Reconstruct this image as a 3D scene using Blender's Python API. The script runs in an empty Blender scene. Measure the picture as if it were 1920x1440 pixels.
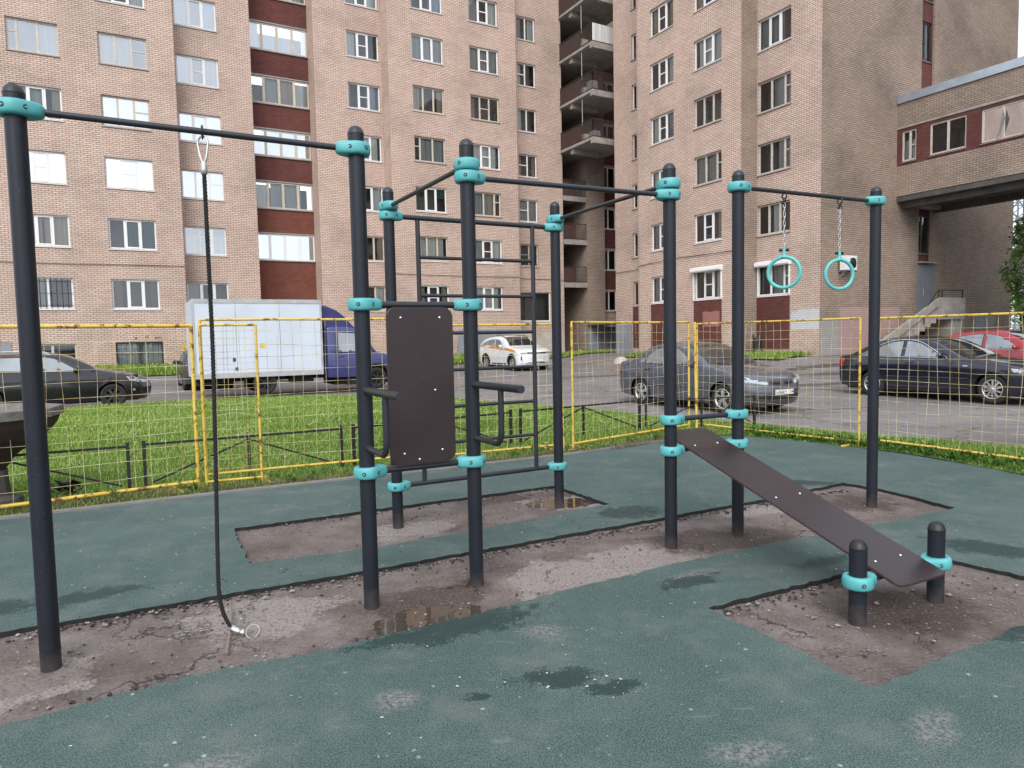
import bpy, bmesh, math, random
from mathutils import Vector, Matrix, noise as mnoise
from mathutils.geometry import delaunay_2d_cdt
R = math.radians
random.seed(7)
scene = bpy.context.scene
COL = scene.collection

# ---------------------------------------------------------------- frames
# yard frame: a runs along the rows of posts, b towards the viewer
TH = R(26.9)
E1 = Vector((math.cos(TH), math.sin(TH), 0)); E2 = Vector((math.sin(TH), -math.cos(TH), 0))
def Y(a, b, z=0.0): return E1 * a + E2 * b + Vector((0, 0, z))
# building frame: u along the long facade, v away from the viewer
TB = R(29.2)
UD = Vector((math.cos(TB), math.sin(TB), 0)); VD = Vector((-math.sin(TB), math.cos(TB), 0))
def B(u, v, z=0.0): return UD * u + VD * v + Vector((0, 0, z))
UP = Vector((0, 0, 1))

# ---------------------------------------------------------------- mesh builder
class MB:
    def __init__(s): s.v = []; s.f = []; s.mi = []; s.uv = {}; s.cur = 0; s.sm = []; s.smooth = False
    def add(s, verts, faces, uvs=None):
        o = len(s.v); s.v += [Vector(p) for p in verts]
        for i, f in enumerate(faces):
            if uvs: s.uv[len(s.f)] = uvs[i]
            s.f.append([o + k for k in f]); s.mi.append(s.cur); s.sm.append(s.smooth)
        return s
    def quad(s, a, b, c, d, uv=None): return s.add([a, b, c, d], [[0, 1, 2, 3]], [uv] if uv else None)
    def box(s, o, x, y, z):            # corner + three edge vectors
        o, x, y, z = Vector(o), Vector(x), Vector(y), Vector(z)
        p = [o, o+x, o+x+y, o+y, o+z, o+x+z, o+x+y+z, o+y+z]
        f = [[0,3,2,1],[4,5,6,7],[0,1,5,4],[1,2,6,5],[2,3,7,6],[3,0,4,7]]
        if x.cross(y).dot(z) < 0: f = [q[::-1] for q in f]
        return s.add(p, f)
    def cbox(s, c, x, y, z): 
        x, y, z = Vector(x), Vector(y), Vector(z)
        return s.box(Vector(c) - x/2 - y/2 - z/2, x, y, z)
    def bar(s, p, q, w, h=None, up=UP):   # square bar between two points
        p, q = Vector(p), Vector(q); h = h or w; d = q - p
        x = d.cross(up)
        if x.length < 1e-5: x = d.cross(Vector((1, 0, 0)))
        x.normalize(); y = x.cross(d).normalized()
        return s.box(p - x*w/2 - y*h/2, x*w, y*h, d)
    def tube(s, pts, r, n=10, caps=True, closed=False, taper=None):
        pts = [Vector(p) for p in pts]; m = len(pts); rings = []; prev = None
        sm = s.smooth; 
        for i, p in enumerate(pts):
            if closed: t = pts[(i+1) % m] - pts[i-1]
            else: t = pts[min(i+1, m-1)] - pts[max(i-1, 0)]
            t.normalize()
            if prev is None:
                x = t.cross(UP)
                if x.length < 1e-3: x = t.cross(Vector((1, 0, 0)))
            else: x = prev - t * prev.dot(t)
            x.normalize(); prev = x; y = t.cross(x)
            rr = taper[i] if taper else r
            rings.append([p + x*(rr*math.cos(2*math.pi*k/n)) + y*(rr*math.sin(2*math.pi*k/n)) for k in range(n)])
        vs = [q for g in rings for q in g]; fs = []
        for i in range(m if closed else m-1):
            j = (i+1) % m
            for k in range(n):
                l = (k+1) % n
                fs.append([i*n+k, i*n+l, j*n+l, j*n+k])
        s.smooth = True; s.add(vs, fs)
        s.smooth = False
        if caps and not closed:
            s.add(rings[0], [list(range(n))[::-1]]); s.add(rings[-1], [list(range(n))])
        s.smooth = sm
        return s
    def lathe(s, prof, o=(0,0,0), axis=UP, n=24, cap=True):   # prof: (r, h)
        o = Vector(o); axis = Vector(axis).normalized()
        x = axis.cross(UP)
        if x.length < 1e-3: x = Vector((1, 0, 0))
        x.normalize(); y = axis.cross(x); vs = []; fs = []; m = len(prof)
        for r, h in prof:
            for k in range(n):
                a = 2*math.pi*k/n
                vs.append(o + axis*h + x*(r*math.cos(a)) + y*(r*math.sin(a)))
        for i in range(m-1):
            for k in range(n):
                l = (k+1) % n
                fs.append([i*n+k, i*n+l, (i+1)*n+l, (i+1)*n+k])
        sm = s.smooth; s.smooth = True; s.add(vs, fs); s.smooth = False
        if cap:
            if prof[0][0] > 1e-4: s.add(vs[:n], [list(range(n))[::-1]])
            if prof[-1][0] > 1e-4: s.add(vs[-n:], [list(range(n))])
        s.smooth = sm
        return s
    def ball(s, c, r, n=10, m=6, sc=(1,1,1), rot=None):
        c = Vector(c); vs = []; fs = []
        for i in range(m+1):
            t = math.pi*i/m
            for k in range(n):
                a = 2*math.pi*k/n
                p = Vector((math.sin(t)*math.cos(a)*sc[0], math.sin(t)*math.sin(a)*sc[1], math.cos(t)*sc[2]))*r
                if rot: p = rot @ p
                vs.append(c + p)
        for i in range(m):
            for k in range(n):
                l = (k+1) % n
                fs.append([i*n+k, (i+1)*n+k, (i+1)*n+l, i*n+l])
        sm = s.smooth; s.smooth = True; s.add(vs, fs); s.smooth = sm
        return s
    def prism(s, poly, o, x, y, d, smooth=False):   # polygon (px,py) in plane (o,x,y) extruded by vector d
        o, x, y, d = Vector(o), Vector(x), Vector(y), Vector(d); n = len(poly)
        a = [o + x*p[0] + y*p[1] for p in poly]; b = [p + d for p in a]
        area = sum(poly[i][0]*poly[(i+1) % n][1] - poly[(i+1) % n][0]*poly[i][1] for i in range(n))
        flip = (area > 0) == (x.cross(y).dot(d) > 0)
        A = list(range(n)); fs = [A[::-1] if flip else A, [n+i for i in (A if flip else A[::-1])]]
        for i in range(n):
            j = (i+1) % n; q = [i, j, n+j, n+i]
            fs.append(q if flip else q[::-1])
        return s.add(a+b, fs)
    def build(s, name, mat, parent=None, merge=False):
        rt = Vector((0, 0, 0)); p = parent
        while p is not None and p.parent is not None: p = p.parent
        if p is not None: rt = p.matrix_basis.inverted()
        me = bpy.data.meshes.new(name)
        vs = [rt @ q for q in s.v] if p is not None else s.v
        me.from_pydata([tuple(q) for q in vs], [], s.f)
        for m in (mat if isinstance(mat, (list, tuple)) else [mat]): me.materials.append(m)
        me.polygons.foreach_set('material_index', s.mi)
        me.polygons.foreach_set('use_smooth', s.sm)
        if s.uv:
            ul = me.uv_layers.new(name='UVMap').data
            for i, pl in enumerate(me.polygons):
                if i in s.uv:
                    for k, li in enumerate(pl.loop_indices): ul[li].uv = s.uv[i][k]
        if merge:
            bm = bmesh.new(); bm.from_mesh(me); bmesh.ops.remove_doubles(bm, verts=bm.verts, dist=1e-4)
            bm.to_mesh(me); bm.free()
        me.update()
        o = bpy.data.objects.new(name, me); COL.objects.link(o)
        if parent is not None: o.parent = parent
        return o

def tag(o, label=None, cat=None, group=None, kind=None):
    if label: o['label'] = label
    if cat: o['category'] = cat
    if group: o['group'] = group
    if kind: o['kind'] = kind
    return o
def thing(name, label, cat, loc=(0,0,0), rz=0, group=None):
    o = bpy.data.objects.new(name, None); COL.objects.link(o)
    o.empty_display_size = .3
    o.matrix_basis = Matrix.Translation(Vector(loc)) @ Matrix.Rotation(rz, 4, 'Z')
    return tag(o, label, cat, group)
def copy_tree(o, parent=None):
    c = o.copy(); COL.objects.link(c)
    if parent is not None: c.parent = parent
    for ch in [x for x in COL.objects if x.parent == o]: copy_tree(ch, c)
    return c

def inpoly(x, y, poly):
    c = False; n = len(poly); j = n-1
    for i in range(n):
        xi, yi = poly[i]; xj, yj = poly[j]
        if (yi > y) != (yj > y) and x < (xj-xi)*(y-yi)/(yj-yi)+xi: c = not c
        j = i
    return c
def segdist(x, y, a, b):
    dx, dy = b[0]-a[0], b[1]-a[1]; L = dx*dx+dy*dy
    t = 0 if L == 0 else max(0, min(1, ((x-a[0])*dx+(y-a[1])*dy)/L))
    return math.hypot(x-a[0]-t*dx, y-a[1]-t*dy)
def polydist(x, y, poly, closed=True):
    n = len(poly)
    return min(segdist(x, y, poly[i], poly[(i+1) % n]) for i in range(n if closed else n-1))
def tri_fill(outer, holes=(), interior=()):
    """constrained triangulation of a 2-D polygon with holes: returns (points, triangles)"""
    vs = []; es = []
    for loop in [outer] + list(holes):
        o = len(vs); n = len(loop); vs += [Vector((p[0], p[1])) for p in loop]
        es += [(o+i, o+(i+1) % n) for i in range(n)]
    vs += [Vector((p[0], p[1])) for p in interior]
    r = delaunay_2d_cdt(vs, es, [], 0, 1e-6)
    P = [(p.x, p.y) for p in r[0]]; T = []
    for f in r[2]:
        cx = sum(P[i][0] for i in f)/3; cy = sum(P[i][1] for i in f)/3
        if inpoly(cx, cy, outer) and not any(inpoly(cx, cy, h) for h in holes): T.append(list(f))
    return P, T
def resample(loop, step, jit=0.0, closed=True):
    out = []; n = len(loop)
    for i in range(n if closed else n-1):
        a, b = loop[i], loop[(i+1) % n]; L = math.hypot(b[0]-a[0], b[1]-a[1]); k = max(1, int(round(L/step)))
        for q in range(k):
            t = q/k; j = jit if q else jit*.4
            nx, ny = -(b[1]-a[1])/max(L, 1e-6), (b[0]-a[0])/max(L, 1e-6); d = random.uniform(-j, j)
            out.append((a[0]+(b[0]-a[0])*t+nx*d, a[1]+(b[1]-a[1])*t+ny*d))
    if not closed: out.append(loop[-1])
    return out
def smooth_line(pts, k=6):
    """Catmull-Rom through points"""
    P = [Vector(p) for p in pts]; out = []
    for i in range(len(P)-1):
        p0 = P[max(i-1, 0)]; p1 = P[i]; p2 = P[i+1]; p3 = P[min(i+2, len(P)-1)]
        for q in range(k):
            t = q/k
            out.append(.5*((2*p1)+(p2-p0)*t+(2*p0-5*p1+4*p2-p3)*t*t+(3*p1-p0-3*p2+p3)*t**3))
    out.append(P[-1]); return out

# ---------------------------------------------------------------- materials
class NT:
    def __init__(s, name):
        s.m = bpy.data.materials.new(name); s.m.use_nodes = True; s.t = s.m.node_tree; s.t.nodes.clear()
        s.out = s.n('ShaderNodeOutputMaterial'); s._co = None
    def n(s, typ, **kw):
        x = s.t.nodes.new(typ)
        for k, v in kw.items():
            if k in ('op',): x.operation = v
            else: setattr(x, k, v)
        return x
    def ln(s, a, b): s.t.links.new(a, b); return b
    def co(s, which='Object'):
        if s._co is None: s._co = s.n('ShaderNodeTexCoord')
        return s._co.outputs[which]
    def pos(s):
        return s.n('ShaderNodeNewGeometry').outputs['Position']
    def noise(s, scale, detail=3, rough=.55, vec=None, dist=0):
        x = s.n('ShaderNodeTexNoise'); x.inputs['Scale'].default_value = scale; x.inputs['Detail'].default_value = detail
        x.inputs['Roughness'].default_value = rough; x.inputs['Distortion'].default_value = dist
        s.ln(vec if vec is not None else s.co(), x.inputs['Vector']); return x
    def ramp(s, fac, stops, interp='LINEAR'):
        r = s.n('ShaderNodeValToRGB'); r.color_ramp.interpolation = interp; el = r.color_ramp.elements
        while len(el) < len(stops): el.new(.5)
        for e, (p, c) in zip(el, stops): e.position = p; e.color = (*c, 1) if not isinstance(c, (int, float)) else (c, c, c, 1)
        s.ln(fac, r.inputs['Fac']); return r.outputs['Color']
    def mix(s, fac, a, b, blend='MIX'):
        x = s.n('ShaderNodeMix'); x.data_type = 'RGBA'; x.blend_type = blend
        for sock, val in ((x.inputs['Factor'], fac), (x.inputs['A'], a), (x.inputs['B'], b)):
            if hasattr(val, 'links') or hasattr(val, 'is_linked'): s.ln(val, sock)
            elif isinstance(val, (int, float)): sock.default_value = val if sock.type == 'VALUE' else (val, val, val, 1)
            else: sock.default_value = (*val, 1)
        return x.outputs['Result']
    def math(s, op, a, b=0.0, c=None, clamp=False):
        x = s.n('ShaderNodeMath', op=op); x.use_clamp = clamp
        for i, v in enumerate((a, b) if c is None else (a, b, c)):
            if isinstance(v, (int, float)): x.inputs[i].default_value = v
            else: s.ln(v, x.inputs[i])
        return x.outputs[0]
    def bsdf(s, color, rough=.6, metal=0, spec=.5, bump=None, bstr=.3, bdist=.01, coat=0):
        p = s.n('ShaderNodeBsdfPrincipled')
        for nm, v in (('Base Color', color), ('Roughness', rough), ('Metallic', metal), ('Specular IOR Level', spec), ('Coat Weight', coat)):
            sk = p.inputs[nm]
            if hasattr(v, 'is_linked'): s.ln(v, sk)
            elif isinstance(v, (int, float)): sk.default_value = v
            else: sk.default_value = (*v, 1)
        if bump is not None:
            b = s.n('ShaderNodeBump'); b.inputs['Strength'].default_value = bstr; b.inputs['Distance'].default_value = bdist
            s.ln(bump, b.inputs['Height']); s.ln(b.outputs[0], p.inputs['Normal'])
        s.ln(p.outputs[0], s.out.inputs['Surface']); return p
def mul(c, k): return tuple(min(1, x*k) for x in c)
def simple(name, col, rough=.6, metal=0, spec=.5, var=.15, scale=6, bump=0, bscale=60, coat=0, col2=None):
    t = NT(name); n = t.noise(scale, 5, .6)
    c = t.ramp(n.outputs['Fac'], [(.3, mul(col, 1-var)), (.7, col2 or mul(col, 1+var))])
    r = t.math('MULTIPLY_ADD', n.outputs['Fac'], .15, rough-.07, clamp=True)
    t.bsdf(c, r, metal, spec, t.noise(bscale, 3).outputs['Fac'] if bump else None, bump, coat=coat)
    return t.m
M = {}
def ellipses(t, vec, lst):
    """field that is >0 inside any of the listed ellipses (x, y, rx, ry, rot)"""
    f = None
    for x, y, rx, ry, ro in lst:
        mp = t.n('ShaderNodeMapping'); mp.vector_type = 'TEXTURE'
        mp.inputs['Location'].default_value = (x, y, 0); mp.inputs['Rotation'].default_value = (0, 0, ro); mp.inputs['Scale'].default_value = (rx, ry, 1)
        t.ln(vec, mp.inputs['Vector'])
        fl = t.n('ShaderNodeVectorMath', op='MULTIPLY'); fl.inputs[1].default_value = (1, 1, 0); t.ln(mp.outputs[0], fl.inputs[0])
        le = t.n('ShaderNodeVectorMath', op='LENGTH'); t.ln(fl.outputs[0], le.inputs[0])
        q = t.math('SUBTRACT', 1, le.outputs['Value'])
        f = q if f is None else t.math('MAXIMUM', f, q)
    return f
def warped(t, scale, amt):
    n = t.noise(scale, 4, .65)
    sub = t.n('ShaderNodeVectorMath', op='SUBTRACT'); t.ln(n.outputs['Color'], sub.inputs[0]); sub.inputs[1].default_value = (.5, .5, .5)
    sc = t.n('ShaderNodeVectorMath', op='SCALE'); t.ln(sub.outputs[0], sc.inputs[0]); sc.inputs['Scale'].default_value = amt
    ad = t.n('ShaderNodeVectorMath', op='ADD'); t.ln(t.co(), ad.inputs[0]); t.ln(sc.outputs[0], ad.inputs[1])
    return ad.outputs[0]

def brick(name, c1, c2, mortar, w=.255, h=.088, stain=.25):
    t = NT(name); uv = t.co('UV')
    wob = t.noise(.9, 2, .5, uv); 
    b = t.n('ShaderNodeTexBrick'); b.inputs['Scale'].default_value = 1
    b.inputs['Brick Width'].default_value = w; b.inputs['Row Height'].default_value = h
    b.inputs['Mortar Size'].default_value = .0105; b.inputs['Mortar Smooth'].default_value = .15; b.inputs['Bias'].default_value = -.1
    b.inputs['Color1'].default_value = (*c1, 1); b.inputs['Color2'].default_value = (*c2, 1); b.inputs['Mortar'].default_value = (*mortar, 1)
    t.ln(uv, b.inputs['Vector'])
    # a few oddly fired bricks
    big = t.noise(.35, 5, .6, uv)
    st = t.ramp(big.outputs['Fac'], [(.3, (1-stain,)*3), (.55, (1, 1, 1)), (.8, (1.0, .97, .95))])
    c = t.mix(1.0, b.outputs['Color'], st, 'MULTIPLY')
    mp = t.n('ShaderNodeMapping'); mp.inputs['Scale'].default_value = (1.6, .12, 1); t.ln(uv, mp.inputs['Vector'])
    run = t.noise(1.0, 4, .6, mp.outputs[0])
    c = t.mix(t.ramp(run.outputs['Fac'], [(.54, 0.0), (.75, .6)]), c, mul(c1, .60))
    mp2 = t.n('ShaderNodeMapping'); mp2.inputs['Scale'].default_value = (.18, 1.3, 1); t.ln(uv, mp2.inputs['Vector'])
    band = t.noise(1.0, 3, .5, mp2.outputs[0])
    c = t.mix(t.ramp(band.outputs['Fac'], [(.45, 0.0), (.7, .3)]), c, mul(c2, .9))
    t.bsdf(c, .85, spec=.25, bump=t.math('SUBTRACT', 1, b.outputs['Fac']), bstr=.5, bdist=.012)
    return t.m
M['brick'] = brick('pale_brick', (.67, .505, .42), (.555, .408, .33), (.145, .11, .092))
M['brick_shade'] = brick('shaded_pale_brick', (.39, .30, .24), (.31, .235, .185), (.12, .092, .074), stain=.35)  # same brick as the pale one, darkened in colour for walls in shade
M['red_brick'] = brick('red_brick', (.165, .056, .046), (.125, .041, .034), (.085, .045, .04), stain=.3)
M['red_brick2'] = brick('orange_brick', (.215, .068, .044), (.165, .052, .036), (.12, .06, .047), stain=.3)
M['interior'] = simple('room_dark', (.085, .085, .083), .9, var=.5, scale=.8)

def glass(name, base, tint=(.9, .95, .93)):
    t = NT(name); 
    lw = t.n('ShaderNodeFresnel'); lw.inputs['IOR'].default_value = 1.5
    f = t.math('MULTIPLY_ADD', lw.outputs[0], 1.15, base, clamp=True)
    wv = t.noise(1.3, 2, .5); bp = t.n('ShaderNodeBump'); bp.inputs['Strength'].default_value = .05; bp.inputs['Distance'].default_value = .02
    t.ln(wv.outputs['Fac'], bp.inputs['Height'])
    tr = t.n('ShaderNodeBsdfTransparent'); tr.inputs[0].default_value = (*tint, 1)
    gl = t.n('ShaderNodeBsdfGlossy'); gl.inputs['Roughness'].default_value = .02; gl.inputs['Color'].default_value = (.95, .97, 1, 1)
    t.ln(bp.outputs[0], gl.inputs['Normal'])
    mx = t.n('ShaderNodeMixShader'); t.ln(f, mx.inputs[0]); t.ln(tr.outputs[0], mx.inputs[1]); t.ln(gl.outputs[0], mx.inputs[2])
    t.ln(mx.outputs[0], t.out.inputs['Surface']); return t.m
M['glass'] = glass('window_glass', .05)
M['glass_coat'] = glass('coated_glass', .62); M['glass_semi'] = glass('half_coated_glass', .34)
M['car_glass'] = None
def cloth(name, col, k=9):
    t = NT(name); mp = t.n('ShaderNodeMapping'); mp.inputs['Scale'].default_value = (k, k, .25); t.ln(t.co(), mp.inputs['Vector'])
    n = t.noise(1.0, 2, .5, mp.outputs[0])
    t.bsdf(t.ramp(n.outputs['Fac'], [(.3, mul(col, .72)), (.7, mul(col, 1.08))]), .9, spec=.1, bump=n.outputs['Fac'], bstr=.5, bdist=.03); return t.m
M['cur_white'] = cloth('white_curtain', (.66, .66, .64)); M['cur_grey'] = cloth('grey_curtain', (.36, .36, .36))
M['cur_beige'] = cloth('beige_curtain', (.42, .34, .26)); M['cur_green'] = cloth('green_blind', (.03, .12, .11)); M['cur_dark'] = cloth('brown_curtain', (.15, .11, .09))
M['cur_blue'] = cloth('blue_curtain', (.35, .42, .52))
M['pvc'] = simple('white_plastic', (.74, .74, .73), .4, var=.04)
M['oldwood'] = simple('old_painted_wood', (.50, .46, .40), .7, var=.2, scale=9)
M['woodcream'] = simple('cream_wood', (.52, .45, .36), .6, var=.12, scale=5)
M['tin'] = simple('sill_metal', (.30, .29, .28), .45, .3, var=.2)
M['darktin'] = simple('dark_metal', (.045, .042, .04), .5, .2, var=.3)
M['flash'] = simple('roof_flashing', (.42, .47, .52), .35, .6, var=.15, scale=2)
M['kerbstone'] = simple('weathered_concrete', (.17, .155, .14), .95, var=.45, scale=7, bump=.8, bscale=60)
M['concrete'] = simple('grey_concrete', (.30, .27, .24), .9, var=.25, scale=3, bump=.4, bscale=40)
M['conc_light'] = simple('pale_concrete', (.42, .38, .335), .9, var=.18, scale=2.5, bump=.3, bscale=40)
M['conc_dark'] = simple('dark_concrete', (.075, .068, .062), .9, var=.4, scale=2)  # dark concrete; also the painted shade of the balcony alcove
M['bluegrey'] = simple('blue_grey_paint', (.235, .25, .28), .7, var=.12, scale=1.2)
M['pinkpaint'] = brick('pink_painted_brick', (.42, .29, .265), (.39, .265, .245), (.31, .21, .19), stain=.12)
M['greypaint'] = brick('grey_painted_brick', (.36, .345, .33), (.32, .305, .29), (.24, .225, .21), stain=.15)
M['whitepaint'] = brick('white_painted_brick', (.60, .60, .62), (.56, .56, .58), (.42, .42, .42), stain=.1)
M['salmon'] = brick('faded_red_paint', (.36, .17, .15), (.33, .15, .135), (.27, .12, .11), stain=.1)
M['door'] = simple('steel_door', (.17, .19, .215), .5, .1, var=.1, scale=2)
M['rail'] = simple('black_rail', (.02, .019, .02), .5, .3, var=.2)
M['brownrail'] = simple('brown_balcony_panel', (.075, .036, .028), .7, var=.35, scale=4)
M['brownbar'] = simple('rusty_dark_bar', (.045, .026, .02), .7, var=.3, scale=9)

# ---- workout station
def powder():
    t = NT('slate_powder_coat'); n = t.noise(3, 5, .6); f = t.noise(400, 2)
    c = t.ramp(n.outputs['Fac'], [(.3, (.0105, .0125, .0185)), (.7, (.0135, .016, .0235))])
    sep = t.n('ShaderNodeSeparateXYZ'); t.ln(t.pos(), sep.inputs[0])
    h = t.math('MULTIPLY_ADD', sep.outputs['Z'], -5.0, .75)
    h = t.math('ADD', h, t.math('MULTIPLY_ADD', t.noise(14, 4, .6).outputs['Fac'], 1.2, -.75), clamp=True)
    c = t.mix(t.math('MULTIPLY', h, .55), c, (.12, .095, .075))
    sp = t.ramp(t.noise(120, 1).outputs['Fac'], [(.73, 0.0), (.78, .5)])
    c = t.mix(sp, c, (.2, .19, .18))
    t.bsdf(c, t.math('MULTIPLY_ADD', n.outputs['Fac'], .2, .34), spec=.34, bump=f.outputs['Fac'], bstr=.08, bdist=.002); return t.m
M['post'] = powder()
M['bar'] = simple('bar_coat', (.018, .02, .025), .42, var=.15, scale=5, bump=.05, bscale=300)
M['teal'] = simple('teal_polyamide', (.075, .355, .365), .5, var=.12, scale=7, bump=.15, bscale=180, col2=(.105, .42, .425))
M['hole_shade'] = simple('bolt_hole_shade', (.01, .05, .055), .7, var=.2)
M['steel'] = simple('bright_steel', (.62, .62, .62), .28, 1, var=.12, scale=30)
M['galv'] = simple('galvanised', (.55, .54, .52), .4, .9, var=.25, scale=40)
def board():
    t = NT('film_faced_plywood'); n = t.noise(2.2, 6, .65); s = t.noise(260, 2)
    c = t.ramp(n.outputs['Fac'], [(.3, (.026, .0175, .0185)), (.7, (.038, .026, .027))])
    mp = t.n('ShaderNodeMapping'); mp.inputs['Scale'].default_value = (40, 40, 3); t.ln(t.co(), mp.inputs['Vector'])
    sc = t.ramp(t.noise(1, 3, .6, mp.outputs[0]).outputs['Fac'], [(.66, 0.0), (.75, .25)])
    c = t.mix(sc, c, (.07, .052, .048))
    c = t.mix(t.ramp(t.noise(55, 2).outputs['Fac'], [(.75, 0.0), (.78, .5)]), c, (.16, .14, .13))
    t.bsdf(c, t.math('MULTIPLY_ADD', n.outputs['Fac'], (.16), .25), spec=.36, bump=s.outputs['Fac'], bstr=.10, bdist=.003); return t.m
M['board'] = board()
M['board_edge'] = simple('plywood_edge', (.05, .026, .022), .6, var=.25, scale=40)
M['rope'] = simple('black_rope', (.012, .0115, .012), .8, var=.4, scale=60, bump=.5, bscale=300)
M['ring'] = simple('teal_ring_plastic', (.10, .43, .41), .4, var=.08, scale=9)
M['black'] = simple('black_plastic', (.012, .012, .013), .5, var=.2)

def rubber():
    t = NT('green_rubber_granulate')
    w = warped(t, 7, .16)
    base = t.noise(.9, 5, .6)
    c = t.ramp(base.outputs['Fac'], [(.25, (.046, .083, .074)), (.5, (.068, .108, .098)), (.75, (.112, .148, .136))])
    g1 = t.noise(150, 2, .75); g2 = t.noise(75, 3, .75)
    c = t.mix(t.ramp(g1.outputs['Fac'], [(.36, .95), (.49, 0.0)]), c, (.012, .030, .031))
    c = t.mix(t.ramp(g1.outputs['Fac'], [(.53, 0.0), (.66, .85)]), c, (.175, .24, .225))
    c = t.mix(t.ramp(g2.outputs['Fac'], [(.58, 0.0), (.72, .4)]), c, (.03, .075, .073))
    # dusty dried mud, scuffs, pale specks
    dust = t.noise(2.3, 6, .68)
    c = t.mix(t.ramp(dust.outputs['Fac'], [(.50, 0.0), (.75, .5)]), c, (.18, .185, .17))
    d2 = ellipses(t, w, [(-.56, 3.05, .14, .12, .3), (.15, 3.75, .16, .14, 0), (1.35, 3.95, .2, .12, .5), (1.2, 4.6, .25, .12, .5), (.9, 2.6, .2, .1, .2), (1.7, 2.75, .25, .1, .9), (-1.25, 2.55, .3, .1, .5), (2.5, 2.9, .3, .16, .5)])
    c = t.mix(t.math('MULTIPLY', t.ramp(d2, [(.0, 0.0), (.6, .75)]), t.ramp(t.noise(45, 5, .75).outputs['Fac'], [(.44, .0), (.58, 1.0)])), c, (.27, .245, .22))
    mp = t.n('ShaderNodeMapping'); mp.inputs['Rotation'].default_value = (0, 0, -.5); mp.inputs['Scale'].default_value = (5, 16, 1); t.ln(t.co(), mp.inputs['Vector'])
    sc = t.noise(1, 4, .7, mp.outputs[0])
    c = t.mix(t.ramp(sc.outputs['Fac'], [(.60, 0.0), (.78, .5)]), c, (.22, .25, .24))
    vo = t.n('ShaderNodeTexVoronoi'); vo.inputs['Scale'].default_value = 11; vo.inputs['Randomness'].default_value = 1; t.ln(warped(t, 40, .03), vo.inputs['Vector'])
    spk = t.math('MULTIPLY', t.ramp(vo.outputs['Distance'], [(.06, 1.0), (.13, 0.0)]), t.ramp(t.noise(3.1, 2).outputs['Fac'], [(.5, 0.0), (.6, .8)]))
    c = t.mix(spk, c, (.42, .45, .44))
    wet = ellipses(t, w, [(-.28, 3.87, .50, .17, .5), (-.62, 3.72, .3, .07, .5), (.20, 3.23, .20, .10, .1), (.44, 3.13, .16, .06, .15), (-.18, 3.05, .05, .04, 0), (1.06, 6.33, .36, .22, .3), (1.17, 4.5, .26, .10, .6),
        (3.55, 5.02, .45, .2, -.6), (-2.85, 4.42, .42, .14, .5), (-3.3, 4.25, .3, .15, .5), (3.12, 7.45, .35, .13, -.2), (2.75, 3.68, .3, .09, .5), (2.2, 4.85, .25, .08, .5)])
    nz = t.math('ADD', t.math('MULTIPLY_ADD', t.noise(9, 5, .7).outputs['Fac'], 2.4, -1.2), t.math('MULTIPLY_ADD', t.noise(70, 3, .75).outputs['Fac'], 2.0, -1.0))
    wf = t.ramp(t.math('ADD', wet, nz), [(.02, 0.0), (.16, 1.0)])
    c = t.mix(t.math('MULTIPLY', wf, .80), c, (.010, .030, .030))
    rr = t.mix(wf, .82, .55)
    bump = t.math('ADD', g1.outputs['Fac'], t.math('MULTIPLY', g2.outputs['Fac'], .6))
    t.bsdf(c, rr, spec=.3, bump=bump, bstr=.75, bdist=.006); return t.m
M['rubber'] = rubber()
M['rubber_edge'] = simple('black_rubber_edge', (.012, .012, .012), .85, var=.4, scale=30, bump=.6, bscale=120)

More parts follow.
